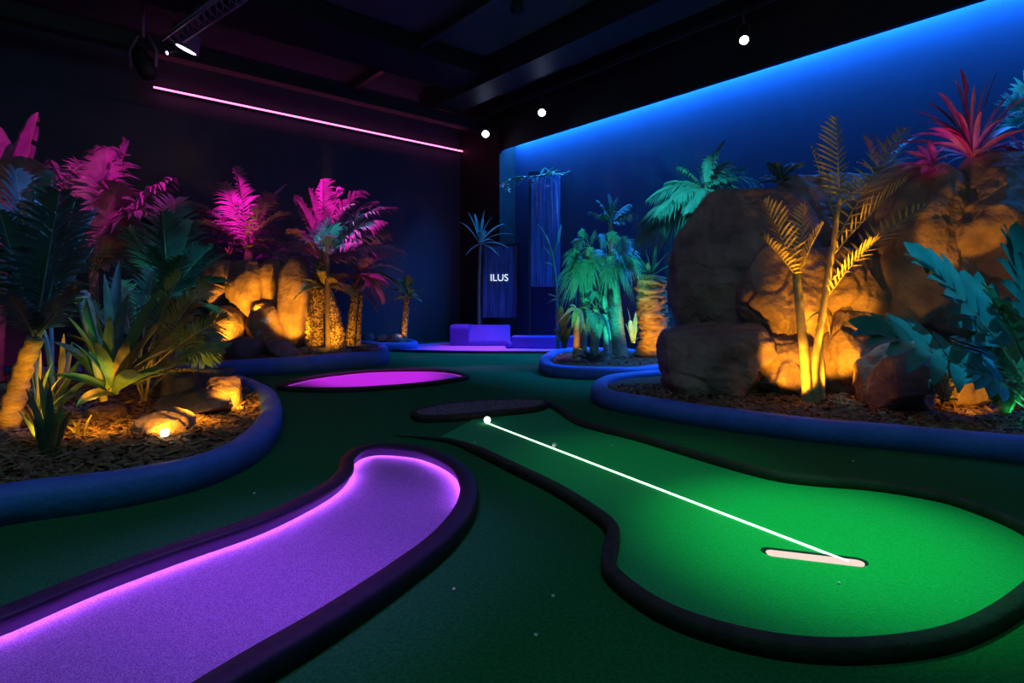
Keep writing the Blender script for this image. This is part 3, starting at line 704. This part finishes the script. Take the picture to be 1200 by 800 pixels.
plant('palm_tree', 'thin bare trunked palm just right of the slim violet palm', 'palm', 'midleft', 419, 12.9, [(420, 380, 0)], (.08, .06), 'shag', (422, 345), [(440, 330, 0), (452, 352, 0), (405, 335, 0), (430, 322, .2), (442, 365, -.1)], 'pin', 'leafp', .34, .3, seed=28, n=20, lw=.05, tk=dict(rough=.03, amp=.2))
plant('palm_tree', 'small palm with golden trunk standing alone at the back wall', 'palm', 'midleft_back', 473, 14.9, [(475, 375, 0)], (.085, .07), 'shag', (477, 350),
      [(462, 340, 0), (466, 328, 0), (476, 324, 0), (486, 330, 0), (495, 340, 0), (492, 352, -.2), (463, 352, -.2), (482, 338, -.4), (470, 342, -.4), (488, 345, .3)], 'pin', 'leafg', .4, .3, seed=29, n=14, lw=.06, tk=dict(rough=.03, amp=.2, rings=.08))

# --- centre back
plant('tall_thin_palm', 'thin tall plant with cyan leaves before the back corner', 'palm', 'midleft_back', 562, 15.85, [(561, 340, 0)], (.05, .04), 'stem', (563, 286),
      [(538, 260, 0), (548, 248, .2), (556, 250, .1), (568, 246, 0), (578, 254, 0), (592, 262, 0), (603, 275, 0), (598, 292, -.2), (585, 300, -.2), (545, 300, 0), (570, 270, -.3), (580, 282, -.4)], 'strap', 'leafc', .1, .25, seed=31, base_z=0)
def panel(name, label, x0, y0, x1, y1, Y):
    c = P((x0+x1)/2, (y0+y1)/2, Y); w = (x1-x0)*Y/F; h = (y1-y0)*Y/F
    rt = empty(name, Vector((c.x, c.y, c.z-h/2)), label, 'panel')
    bm = bmesh.new(); add_box(bm, c, (w, .05, h), 0, .01); obj('sheet', bm, M['sheet'], rt, smooth=False)
    bm = bmesh.new(); z0 = c.z-h/2
    for s in (-1, 1): add_box(bm, c+Vector((s*(w/2+.03), 0, -z0/2)), (.06, .09, h+z0))
    add_box(bm, c+UP*(h/2+.03), (w+.12, .09, .06)); obj('frame', bm, M['black'], rt, smooth=False)
    return rt
panel('water_wall', 'tall streaked blue panel under the flower garland in the corner', 622, 204, 660, 336, 15.6)
pr = panel('water_wall', 'low dark blue panel carrying the small white letters', 566, 288, 606, 372, 15.95)
cu = bpy.data.curves.new('letters', 'FONT'); cu.body = 'ILUS'; cu.size = .27; cu.extrude = .01; cu.align_x = 'CENTER'
to = bpy.data.objects.new('tmp', cu); C.objects.link(to)
me = bpy.data.meshes.new_from_object(to.evaluated_get(bpy.context.evaluated_depsgraph_get())); bpy.data.objects.remove(to)
bm = bmesh.new(); bm.from_mesh(me); bmesh.ops.transform(bm, matrix=Matrix.Translation(P(585, 329, 15.88)) @ Matrix.Rotation(PI/2, 4, 'X'), verts=bm.verts)
o = obj('lettering', bm, M['sign'], pr, smooth=False); o['label'] = 'white letters ILUS'
# branches in front of the tall panel
b = XY(654, 13.0); b.z = soilz('midright', b)-.02
rt = empty('bare_branch', b, 'bare bluish branching stem in front of the tall streaked panel', 'branch')
bm = bmesh.new(); add_tube(bm, [b, P(652, 335, 13), P(648, 300, 13), P(640, 275, 13)], [.04, .035, .025, .012], 8); obj('stem', bm, M['leafc'], rt)
for pts in ([(649, 305), (638, 290), (633, 300)], [(648, 300), (655, 280), (658, 265)], [(645, 290), (636, 270), (630, 262)], [(650, 312), (642, 308), (634, 310)]):
    bm = bmesh.new(); add_tube(bm, [P(x, y, 13) for x, y in pts], [.022, .018, .008], 6); obj('twig', bm, M['leafc'], rt)
bm = bmesh.new(); f_strap(bm, P(655, 285, 13), P(658, 262, 12.9), .02, .14, random.Random(2)); obj('leaf', bm, M['leafc'], rt)
# garland
gpts = spline([P(588, 218, 15.3), P(604, 208, 15.3), P(622, 207, 15.3), P(640, 205, 15.3), P(662, 203, 15.3)], 8)
rt = empty('flower_garland', P(588, 218, 15.3), 'hanging garland of vines and flowers above the tall streaked panel', 'garland')
bm = bmesh.new(); add_tube(bm, gpts, .02, 6); obj('vine', bm, M['stem'], rt)
rnd = random.Random(7)
for i in range(26):
    q = gpts[rnd.randrange(len(gpts))]; e = q+Vector((rnd.uniform(-.3, .3), rnd.uniform(-.15, .1), rnd.uniform(-.4, .22)))
    bm = bmesh.new(); f_strap(bm, q, e, .05, .07, rnd, seg=5); obj('leaf', bm, M['leafc' if i % 3 else 'leafg'], rt)
for x, y, mm in ((592, 216, 'petal_y'), (595, 222, 'petal_y'), (622, 214, 'petal_p'), (636, 212, 'leafp'), (588, 217, 'white'), (640, 218, 'leafp')):
    q = P(x, y, 15.2); bm = bmesh.new()
    for k in range(6):
        a_ = k*PI/3; f_strap(bm, q, q+Vector((math.cos(a_)*.1, -.04, math.sin(a_)*.1)), 0, .06, rnd, seg=4)
    obj('flower', bm, M[mm], rt)
for x in (628, 634, 645, 652):
    bm = bmesh.new(); f_strap(bm, P(x, 206, 15.3), P(x+rnd.uniform(-3, 3), rnd.uniform(240, 275), 15.3), 0, .05, rnd); obj('trailing_vine', bm, M['leafp'], rt)
plant('dry_branch', 'dry cream twigs on top of the tall streaked panel', 'branch', 'midright', 640, 15.2, None, crown=(638, 205), tips=[(658, 199, 0), (650, 196, .1), (661, 205, 0), (646, 200, -.1)], style='strap', m='leafy', w=.05, arch=.1, seed=33, base_z=H+145*15.2/F)

# --- middle right bed
g = 'green lit palms right of centre'
plant('fan_palm', 'green lit fan palm leaning left with brushy fans', 'palm', 'midright', 682, 11.2, [(684, 380, 0), (688, 340, 0)], (.09, .07), 'greent', (692, 290),
      [(658, 300, 0), (662, 322, -.1), (668, 278, .1), (676, 262, .1), (700, 262, 0), (706, 300, -.3), (672, 345, -.2), (660, 335, .2), (690, 330, -.4)], 'fan', 'leafc', .1, .15, seed=41, n=32, lw=.038, droop=.8, group=g)
plant('fan_palm', 'tallest green lit palm in the cluster with thick pale trunk', 'palm', 'midright', 728, 10.9, [(724, 390, 0), (720, 340, 0)], (.15, .09), 'greent', (716, 300),
      [(700, 265, 0), (720, 262, 0), (738, 272, 0), (752, 292, 0), (755, 315, -.2), (742, 338, -.3), (695, 300, -.2), (708, 335, -.4), (730, 300, -.5), (725, 325, -.5), (686, 315, .2), (745, 275, .3)], 'fan', 'leafc', .1, .2, seed=42, n=34, lw=.04, droop=.8, group=g)
plant('fan_palm', 'dark blue lit palm crown rising above the green cluster', 'palm', 'midright', 716, 12.2, [(716, 300, 0)], (.07, .05), 'greent', (716, 262), [(690, 248, 0), (700, 235, 0), (712, 228, 0), (724, 232, 0), (738, 240, 0), (745, 252, 0), (706, 250, -.3), (730, 262, -.2)], 'pin', 'leafd', .4, .2, seed=43, n=26, lw=.036, droop=.7, group=g)
plant('fan_palm', 'short green lit palm with twin pale trunks at the left of the cluster', 'palm', 'midright', 697, 10.6, [(697, 390, 0)], (.08, .07), 'greent', (698, 362), [(672, 360, 0), (680, 345, 0), (695, 335, 0), (712, 342, 0), (722, 360, 0), (676, 385, -.2), (715, 385, -.2), (690, 378, -.3)], 'fan', 'leafc', .1, .2, seed=44, n=26, lw=.036, droop=.7, group=g)
plant('fan_palm', 'slim green lit trunk with drooping blades in the cluster middle', 'palm', 'midright', 711, 10.5, [(710, 395, 0)], (.06, .05), 'greent', (709, 368), [(695, 385, 0), (702, 400, -.2), (720, 385, 0), (716, 400, -.2), (708, 345, 0), (722, 360, .1), (698, 355, 0)], 'strap', 'leafc', .09, .2, seed=45, group=g)
plant('bromeliad', 'orange lit drooping plant at the left end of the cluster', 'plant', 'midright', 675, 10.4, [(676, 390, 0)], (.07, .05), 'cane', (677, 362), [(652, 382, 0), (660, 372, 0), (668, 358, 0), (690, 365, 0), (684, 385, -.2), (670, 385, -.2), (655, 400, .1), (688, 400, 0)], 'strap', ['leafp', 'leafy'], .09, .3, seed=46)
plant('bromeliad', 'dark broad leaved plant at the left tip of the middle right kerb', 'plant', 'midright', 661, 10.9, None, crown=(662, 408), tips=[(650, 370, 0), (655, 352, 0), (668, 358, 0), (648, 385, 0), (672, 380, -.1)], style='strap', m='leafg', w=.16, arch=.15, seed=47)
plant('bromeliad', 'tuft of green blades at the foot of the tallest palm', 'plant', 'midright', 742, 10.5, None, crown=(741, 402), tips=[(735, 360, 0), (745, 365, 0), (752, 378, 0), (732, 378, 0), (750, 395, 0), (755, 360, .1)], style='strap', m='leafc', w=.08, arch=.15, seed=48)
plant('ground_cover', 'dark low leaves along the middle right kerb', 'plant', 'midright', 690, 10.1, None, crown=(695, 425), tips=[(668, 418, 0), (676, 408, 0), (690, 405, 0), (702, 405, 0), (716, 410, 0), (722, 418, 0), (684, 414, -.1), (706, 416, -.1)], style='strap', m='leafd', w=.12, arch=.3, seed=49)
plant('small_shrub', 'dry brown shrublet under the bare branch', 'plant', 'midright', 655, 12.0, None, crown=(656, 352), tips=[(642, 345, 0), (645, 352, 0), (650, 338, 0), (664, 340, 0), (668, 350, 0), (640, 356, 0), (660, 362, -.1)], style='strap', m='leafy', w=.05, arch=.2, seed=50, base_z=H+0*12/F-.03)
# orange stump palm
rt, cr = plant('stump_palm', 'thick orange lit palm stump beside the big boulders', 'palm', 'midright', 764, 10.9, [(768, 395, 0), (764, 365, 0), (763, 335, 0)], (.30, .26), 'trunk', (764, 323),
      [(745, 300, 0), (755, 290, 0), (770, 285, 0), (785, 295, 0), (790, 310, 0), (740, 315, -.1), (775, 305, -.3), (758, 308, -.3), (748, 330, -.3)], 'strap', ['leafg', 'leafy'], .08, .15, seed=51, tk=dict(rough=.10, amp=.12, rings=.31, n=20))
# tall cyan palm behind the outcrop
rt, cr = plant('palm_tree', 'tall cyan lit palm rising behind the left shoulder of the outcrop', 'palm', 'right', 812, 8.85, [(815, 320, 0)], (.12, .09), 'greent', (826, 222),
      [(848, 166, 0), (832, 182, .1), (818, 195, .2), (795, 195, 0), (890, 214, 0), (872, 198, .1), (858, 190, .2), (762, 232, 0), (752, 262, -.1), (750, 285, .1), (772, 250, -.3), (790, 232, -.4), (845, 240, -.4), (870, 226, -.2), (800, 270, -.3), (778, 285, -.1), (780, 215, .2), (862, 208, -.3), (808, 245, -.5)], 'pin', 'leafc', .34, .25, seed=52, n=36, lw=.04, droop=.8)
# --- right outcrop plants
cp, cr = plant('cane_palm', 'slender yellow lit cane palm in front of the boulders', 'palm', 'right', 950, 6.2, None, crown=(955, 468))
trunk(cp, [XY(957, 6.2)+UP*(cp.location.z-.03), P(955, 430, 6.2), P(965, 360, 6.2), P(976, 290, 6.2), P(984, 232, 6.2)], .045, .022, M['cane'], rings=.22, amp=.1)
trunk(cp, [XY(947, 6.2)+UP*(cp.location.z-.03), P(943, 420, 6.2), P(937, 360, 6.2), P(933, 320, 6.2)], .055, .04, M['cane'], rings=.2, amp=.1)
trunk(cp, [XY(963, 6.25)+UP*(cp.location.z-.03), P(962, 430, 6.25), P(962, 400, 6.25)], .04, .02, M['cane'], rings=.2, amp=.1)
rnd = random.Random(61)
kw = dict(n=16, lw=.026, droop=.16, start=.05, ang=(1.25, .6))
for a_, b_, w_, ar, rl in (((984, 235, 0), (980, 138, 0), .30, .0, .3), ((978, 285, 0), (1062, 150, .2), .30, .10, .5), ((975, 300, 0), (1062, 212, -.1), .30, .08, -.5), ((972, 330, 0), (1086, 240, 0), .28, .12, .4),
        ((934, 322, 0), (895, 236, 0), .30, .06, .2), ((934, 322, 0), (942, 240, .1), .26, .02, -.4), ((934, 325, 0), (965, 262, -.2), .2, .05, .6), ((968, 350, 0), (1030, 280, -.2), .26, .1, -.3),
        ((934, 325, 0), (890, 275, -.2), .24, .06, -.3), ((984, 240, 0), (1035, 205, .3), .22, .1, .3), ((980, 262, 0), (950, 172, .3), .2, .05, .3)):
    leaf(cp, 'pin', P(a_[0], a_[1], 6.2), P(b_[0], b_[1], 6.2+b_[2]), ar, w_, M['leafo'], rnd, roll=rl, **kw)
for p_ in ((938, 262), (968, 305)):
    for k in range(4): leaf(cp, 'strap', P(p_[0], p_[1]+60, 6.25), P(p_[0]+rnd.uniform(-30, 30), p_[1]+rnd.uniform(70, 110), 6.15), .08, .02, M['leafy'], rnd, part='dry_blade')
# cordylines on top
zt = H+160*7.0/F
plant('cordyline', 'pink lit spiky plant standing on top of the huge boulder', 'plant', 'right', 1140, 6.7, None, crown=(1140, 185), extra=20, R=.8,
      tips=[(1062, 130, 0), (1085, 120, .2), (1098, 108, 0), (1118, 92, .1), (1125, 80, 0), (1142, 100, -.1), (1160, 90, 0), (1172, 78, .1), (1185, 110, 0), (1200, 130, 0), (1195, 150, .2), (1080, 145, -.1), (1065, 160, .1), (1100, 150, -.3), (1150, 130, -.3), (1175, 140, -.3), (1120, 130, -.2), (1160, 178, -.4), (1075, 175, 0)], style='strap', m=['leafp', 'leafr', 'leafp'], w=.065, arch=.28, seed=62, base_z=H+158*6.7/F)
plant('cordyline', 'low magenta plant at the left edge of the huge boulder top', 'plant', 'right', 1085, 6.75, None, crown=(1092, 196), extra=6, R=.4, tips=[(1060, 178, 0), (1075, 170, 0), (1090, 165, 0), (1108, 172, 0), (1068, 195, -.2), (1080, 205, -.3), (1110, 185, -.3), (1098, 200, -.4)], style='strap', m='leafp', w=.085, arch=.2, seed=63, base_z=H+148*6.75/F)
plant('cordyline', 'dark red plant at the right edge of the picture above the huge boulder', 'plant', 'right', 1205, 6.6, None, crown=(1206, 190), extra=8, R=.6, tips=[(1172, 170, 0), (1180, 155, 0), (1195, 150, 0), (1170, 190, -.1), (1215, 140, 0)], style='strap', m='leafr', w=.075, arch=.15, seed=64, base_z=H+155*6.6/F)
plant('fan_palm', 'teal fan palm leaf at the top right corner behind the pink plant', 'palm', 'right', 1215, 7.3, None, crown=(1216, 150), tips=[(1172, 108, 0), (1195, 78, .1), (1222, 70, .1), (1178, 140, -.1)], style='fan', m='leafc', w=.1, arch=.1, seed=65, base_z=H+150*7.3/F-.1, n=18, lw=.06, droop=.1)
plant('spiky_plant', 'dim violet feathery plant between the cane palm and the pink plant', 'plant', 'right', 1030, 7.4, None, crown=(1032, 205), tips=[(1012, 160, 0), (1025, 158, .1), (1040, 165, 0), (1060, 150, 0), (1075, 160, .1), (1005, 190, 0), (1068, 185, -.1)], style='pin', m='leafp', w=.3, arch=.15, seed=66, base_z=H+140*7.4/F, n=14, lw=.03)
plant('spiky_plant', 'dark leafy tuft on the outcrop left of the cane palm top', 'plant', 'right', 915, 8.1, None, crown=(915, 215), extra=8, R=.4, style='pin', m='leafd', w=.35, arch=.2, seed=67, base_z=H+128*8.1/F, n=14, lw=.03, up=.4)
# big teal leaves at the right edge
tp = empty('philodendron', XY(1225, 5.2)+UP*(soilz('right', XY(1225, 5.2))-.02), 'plant with huge lobed teal leaves at the right edge of the picture', 'plant')
rnd = random.Random(71)
base = tp.location.copy()
for tx, ty, dy, w_, ar, mm in ((1022, 388, -.2, .46, .22, 'leaft'), (1085, 312, 0, .50, .30, 'leaft'), (1185, 290, .1, .5, .25, 'leaft'), (1130, 345, .3, .46, .22, 'leaft'), (1120, 430, -.1, .34, .22, 'leaft'), (1240, 300, -.3, .5, .3, 'leaft'), (1170, 360, -.5, .45, .2, 'leafg'), (1150, 405, .3, .4, .2, 'leafg')):
    leaf(tp, 'split', base+Vector((rnd.uniform(-.04, .04), 0, .02)), P(tx, ty, 5.2+dy), ar, w_*2.3, M[mm], rnd, n=6, lw=.135, start=.48, roll=-.8)
plant('fern', 'small bright green fern under the teal leaves', 'plant', 'right', 1195, 5.3, None, crown=(1198, 455), tips=[(1160, 430, 0), (1172, 422, 0), (1188, 418, .1), (1158, 445, -.1), (1170, 470, -.1), (1182, 482, -.2), (1212, 425, 0)], style='pin', m='leafg', w=.42, arch=.12, seed=72, n=9, lw=.035)
plant('small_shrub', 'little yellow green shrub before the warm lit rock', 'plant', 'right', 1108, 5.65, None, crown=(1106, 470), tips=[(1096, 418, 0), (1100, 428, -.1), (1112, 440, 0), (1120, 452, 0), (1092, 448, 0), (1088, 465, -.1), (1122, 468, -.1), (1104, 445, -.15), (1115, 428, .1)], style='pin', m='leafy', w=.3, arch=.1, seed=73, n=8, lw=.03)

# ------------------------------------------------------------------ fixtures
def ceiling_lamp(px, py, z, target, lens, r, label, group, light=None, body='steel'):
    p = at_z(px, py, z); d = (Vector(target)-p).normalized()
    rt = empty('spotlight', p, label, 'spotlight', group)
    q = d.to_track_quat('Z', 'Y').to_matrix()
    bm = bmesh.new(); add_tube(bm, [p-d*.32, p-d*.30, p-d*.12, p], [r*.5, r*.8, r*.95, r*1.15], 16); obj('housing', bm, M[body], rt)
    bm = bmesh.new(); add_tube(bm, [p-d*.01, p+d*.008], [r*.95, r*.9], 20); o = obj('lens', bm, M[lens], rt); o['label'] = 'glowing lens'
    bm = bmesh.new(); top = Vector((p.x, p.y, z+.42))-d*.15
    s = d.cross(UP).normalized()*r*1.25
    for sg in (-1, 1): add_tube(bm, [p-d*.15+s*sg, p-d*.15+s*sg+UP*.2, top-UP*.14], .012, 6)
    add_tube(bm, [top-UP*.16, Vector((top.x, top.y, top.z+.15))], .025, 8); obj('bracket', bm, M['steel'], rt)
    if light: spot(p+d*.03, target, *light)
    return p
g = 'blue white spotlights on the right hand track'
tg = Vector((0, 3, 1.0))
p1 = ceiling_lamp(872, 47, 6.0, P(950, 420, 5.0), 'lensw', .085, 'bright blue white spotlight nearest the camera on the right track', g)
p2 = ceiling_lamp(635, 132, 6.0, P(600, 480, 6.0), 'lensw', .10, 'bright spotlight in the middle of the right track', g)
p3 = ceiling_lamp(569, 157, 6.0, P(590, 450, 8.0), 'lensw', .11, 'bright spotlight at the far end of the right track near the corner', g)
pm = ceiling_lamp(606, 12, 6.45, P(620, 450, 8.0), 'black', .11, 'unlit black spotlight hanging from the middle of the ceiling', None, body='black')
pv = ceiling_lamp(218, 58, 5.9, at_z(218, 58, 5.9)+Vector((-.40, .0, -.9)), 'lensv', .19, 'purple spotlight hanging at the top left', 'spotlights at the top left', body='bodyp')
ceiling_lamp(196, 62, 5.9, at_z(196, 62, 5.9)+Vector((-.5, -.9, -.6)), 'lensv', .035, 'small lamp with one tiny bright lens left of the purple spotlight', 'spotlights at the top left', body='black')
# fixture cluster at the far left: a moving head in a yoke
p = at_z(168, 72, 5.9)
rt = empty('stage_light', p, 'dark stage light in a yoke left of the pink neon strip', 'stage light')
bm = bmesh.new(); add_tube(bm, [p+Vector((-.1, 0, .25)), p+Vector((-.05, 0, .1)), p+Vector((.05, 0, -.12)), p+Vector((.12, -.02, -.3))], [.1, .16, .17, .14], 14); obj('housing', bm, M['black'], rt)
bm = bmesh.new()
for s in (-1, 1): add_tube(bm, [p+Vector((s*.24, 0, -.1)), p+Vector((s*.26, 0, .2)), p+Vector((s*.1, 0, .5))], .03, 6)
add_tube(bm, [p+UP*.48, p+UP*1.2], .03, 8); obj('yoke', bm, M['bodyp'], rt)
# track along the right and truss at the left
q0 = p1-DR*7+UP*.56; q1 = p3+DR*.8+UP*.56
bm = beam(q0, q1, .09, .09); o = obj('light_track', bm, M['steel'], smooth=False); props(o, 'straight lighting track carrying the right hand spotlights', 'light track')
a = at_z(200, 50, 5.95); b = at_z(300, -20, 5.95)
rt = empty('lighting_truss', a, 'short lattice lighting truss at the top left', 'truss')
d = (b-a).normalized(); s = Vector((-d.y, d.x, 0))*.14
bm = bmesh.new()
for k in (a+s, a-s, a+UP*.24): add_tube(bm, [k, k+(b-a)], .025, 6)
obj('chord', bm, M['bodyp'], rt)
bm = bmesh.new(); n_ = 14
for k in range(n_):
    u, v = a.lerp(b, k/n_), a.lerp(b, (k+1)/n_)
    add_tube(bm, [u+s, v+UP*.24], .012, 5); add_tube(bm, [u-s, v+UP*.24], .012, 5); add_tube(bm, [u+s, v-s], .012, 5)
obj('lattice', bm, M['bodyp'], rt)
# little lamp in the near bed
q = P(193, 540, 4.45); q.z = soilz('left', q)
rt = empty('garden_lamp', q, 'little glowing white lamp in the mulch behind the left kerb', 'garden lamp')
bm = bmesh.new(); add_tube(bm, [q-UP*.06, q+UP*.03], .012, 8); obj('spike', bm, M['black'], rt)
bm = bmesh.new(); add_box(bm, q+UP*.05, (.05, .05, .055), .2, .012); o = obj('lens', bm, M['lensy'], rt)

# ------------------------------------------------------------------ light on the place
YEL = (1, .42, .015); PINK = (1, .01, .60); CYAN = (.05, .62, .85); GRN = (.04, 1, .45); VIO = (.52, .13, 1); MAG = (.80, .06, 1); BLU = (.05, .22, 1); TEAL = (.03, .62, .60)
def L(px, py, Y): return P(px, py, Y)
def U(bedk, px, Y, dz=.1):
    q = XY(px, Y); q.z = soilz(bedk, q)+dz; return q
# right outcrop
spot(U('right', 985, 5.95), L(968, 385, 6.9), YEL, 140, 58, .5)
spot(U('right', 925, 5.85), L(935, 385, 6.9), YEL, 130, 58, .5)
spot(L(1000, 400, 5.9), L(955, 335, 6.8), YEL, 50, 60, .6)
spot(L(968, 448, 6.05), L(982, 150, 5.9), YEL, 330, 44, .6)
spot(L(945, 440, 5.6), L(925, 240, 6.1), YEL, 120, 24, .6)
spot(L(1003, 425, 5.95), L(982, 185, 6.2), YEL, 430, 28, .6)
spot(L(970, 300, 5.85), L(1040, 225, 6.15), YEL, 5, 40, .6)
spot(U('right', 952, 5.7), L(955, 390, 6.2), YEL, 45, 44, .6)
spot(L(1078, 393, 5.75), L(1120, 285, 6.2), YEL, 95, 34, .4)
spot(U('right', 1138, 5.45), L(1130, 435, 6.05), YEL, 18, 100, .7)
# near left
spot(U('left', 38, 4.1), L(20, 450, 4.6), YEL, 60, 60, .7)
spot(U('left', 150, 4.2, .12), L(150, 400, 5.2), (1, .62, .12), 14, 64, .8)  # soft spot added at the kerb to lift the whole bed
spot(U('left', 193, 4.52, .09), L(190, 505, 4.8), YEL, 9, 150, .7)
spot(U('left', 276, 5.75, .12), L(260, 465, 6.1), YEL, 40, 120, .7)
spot(U('left', 268, 5.6, .3), U('left', 268, 5.65, 0), YEL, 9, 130, .8)
spot(U('left', 135, 4.5, .2), L(120, 440, 5.0), YEL, 30, 80, .8)
spot(U('left', 228, 5.0, .22), U('left', 226, 5.0, 0), YEL, 14, 130, .8)
spot(U('left', 118, 4.6, .3), U('left', 120, 4.65, 0), YEL, 14, 140, .8)
# middle left
spot(U('midleft', 352, 10.5), L(340, 358, 11.8), YEL, 300, 46, .5)
spot(U('midleft', 259, 10.6), L(270, 358, 12.0), YEL, 300, 46, .5)
spot(U('midleft', 385, 10.3), L(380, 360, 11.2), YEL, 80, 90, .7)
spot(L(300, 362, 11.2), L(297, 335, 12), YEL, 60, 70, .6)
spot(U('midleft_back', 470, 14.5), L(474, 370, 14.9), YEL, 14, 100, .7)
spot(U('midleft', 412, 11.9), L(412, 380, 12.7), YEL, 22, 80, .7)
# middle right
spot(U('midright', 748, 9.7), L(766, 370, 10.9), YEL, 150, 60, .7)
spot(U('midright', 672, 9.9), L(676, 385, 10.4), YEL, 14, 60, .7)
spot(P(640, 420, 8.4), L(704, 315, 10.9), (.03, .85, .45), 420, 44, .9)
spot(U('midright', 724, 9.9), L(722, 330, 10.8), (.03, .8, .6), 70, 80, .8)
def aim(p, t, k=.16): return p+(Vector(t)-p).normalized()*k
t = L(815, 235, 8.85); spot(P(560, -70, 5.5), t, (.03, .62, .70), 1500, 20, .8)  # added unseen overhead spot, lights the tall palm from the front
t = L(690, 270, 11.5); spot(aim(p2, t, .2), t, (.04, .65, .75), 300, 14, .8)
t = L(573, 275, 16.3); spot(aim(p3, t), t, CYAN, 300, 14, .8)
# pink: two spots added out of frame in front, then the left rig
pq = pv+Vector((.05, -.1, -.35))
spot(P(330, -60, 5.2), L(130, 235, 6.9), PINK, 760, 26, .7)
spot(P(180, -60, 5.2), L(18, 168, 7.2), PINK, 480, 18, .7)
spot(pq+Vector((.2, 0, 0)), L(280, 240, 12.5), PINK, 1500, 26, .8)
spot(pq+Vector((.3, 0, 0)), L(415, 270, 11.3), PINK, 2000, 32, .8)
t = L(390, 290, 11.0); spot(aim(pm, t, .3), t, CYAN, 1900, 11, .8)
# blue green into the near bed foliage
spot(P(330, 60, 5.0), L(80, 285, 4.9), (.07, .20, 1), 330, 46, .9)
spot(P(420, 100, 5.0), L(205, 340, 6.2), (.03, .35, .60), 420, 26, .9)
spot(U('left', 92, 4.3, .15), L(88, 390, 5.0), GRN, 16, 50, .9)
# right edge
spot(Vector((3.6, 3.2, 5.6)), L(1125, 372, 5.3), (.02, .44, .70), 1150, 20, .7)
spot(L(1128, 184, 6.15), L(1135, 120, 6.75), (1, .015, .42), 9, 90, .8)
spot(L(1090, 200, 6.3), L(1092, 175, 6.75), PINK, 4, 70, .8)
t = L(1200, 110, 7.2); spot(aim(p1, t), t, CYAN, 500, 20, .8)
spot(U('right', 1190, 5.05), L(1180, 440, 5.3), GRN, 6, 110, .9)
# green hole and violet lanes
spot(P(985, 636, 2.98)+UP*2.95, G(985, 632), (.05, 1, .32), 330, 47, 1.0, .08)
spot(P(760, 540, 4.6)+UP*4.6, G(760, 545), (.05, 1, .34), 105, 34, 1.0, .08)
spot(P(380, 660, 2.8)+UP*4.6, G(390, 640), VIO, 330, 32, .9, .06)
spot(P(60, 800, 2.0)+UP*4.6, G(120, 760), VIO, 270, 36, .9, .06)
spot(P(440, 443, 9.2)+UP*5, G(440, 443), MAG, 1000, 30, .7, .06)
spot(P(560, 407, 14.6)+UP*5.2, XY(560, 14.6), MAG, 700, 34, .9, .06)
# blue cove over the right wall
mid = CO-DR*((tb+20)/2)-DL*.28
cv = area(mid+DL*.18+UP*(zb+.40), mid+DL*.2+UP*0, (.015, .24, 1), 1500, 20-tb, .10, 'cove', 125)
cv.rotation_euler = (0, 0, math.atan2(DR.y, DR.x))
bpy.context.view_layer.update()
# soft low fill, two area lights added out of view overhead
area(Vector((-1, 4, 7.0)), Vector((-1, 6.5, 0)), (.30, .14, .66), 145, 7, 7, 'soft_fill')
area(Vector((0, -1, 6.8)), Vector((0, 5, 0)), (.04, .55, .27), 175, 5, 5, 'soft_fill')

w = bpy.data.worlds.new('dark'); SC.world = w; w.use_nodes = True
w.node_tree.nodes['Background'].inputs[0].default_value = (.012, .010, .03, 1)
w.node_tree.nodes['Background'].inputs[1].default_value = .3

cam = bpy.data.cameras.new('camera'); co = bpy.data.objects.new('camera', cam); C.objects.link(co)
co.location = (0, 0, H); co.rotation_euler = (PI/2, 0, 0)
cam.sensor_width = 36; cam.lens = 36*F/1200; cam.shift_y = -(400-HOR)/1200; cam.clip_end = 100
SC.camera = co
vs = SC.view_settings; vs.view_transform = 'Standard'; vs.look = 'None'; vs.gamma = 1; vs.exposure = 0; vs.use_curve_mapping = False
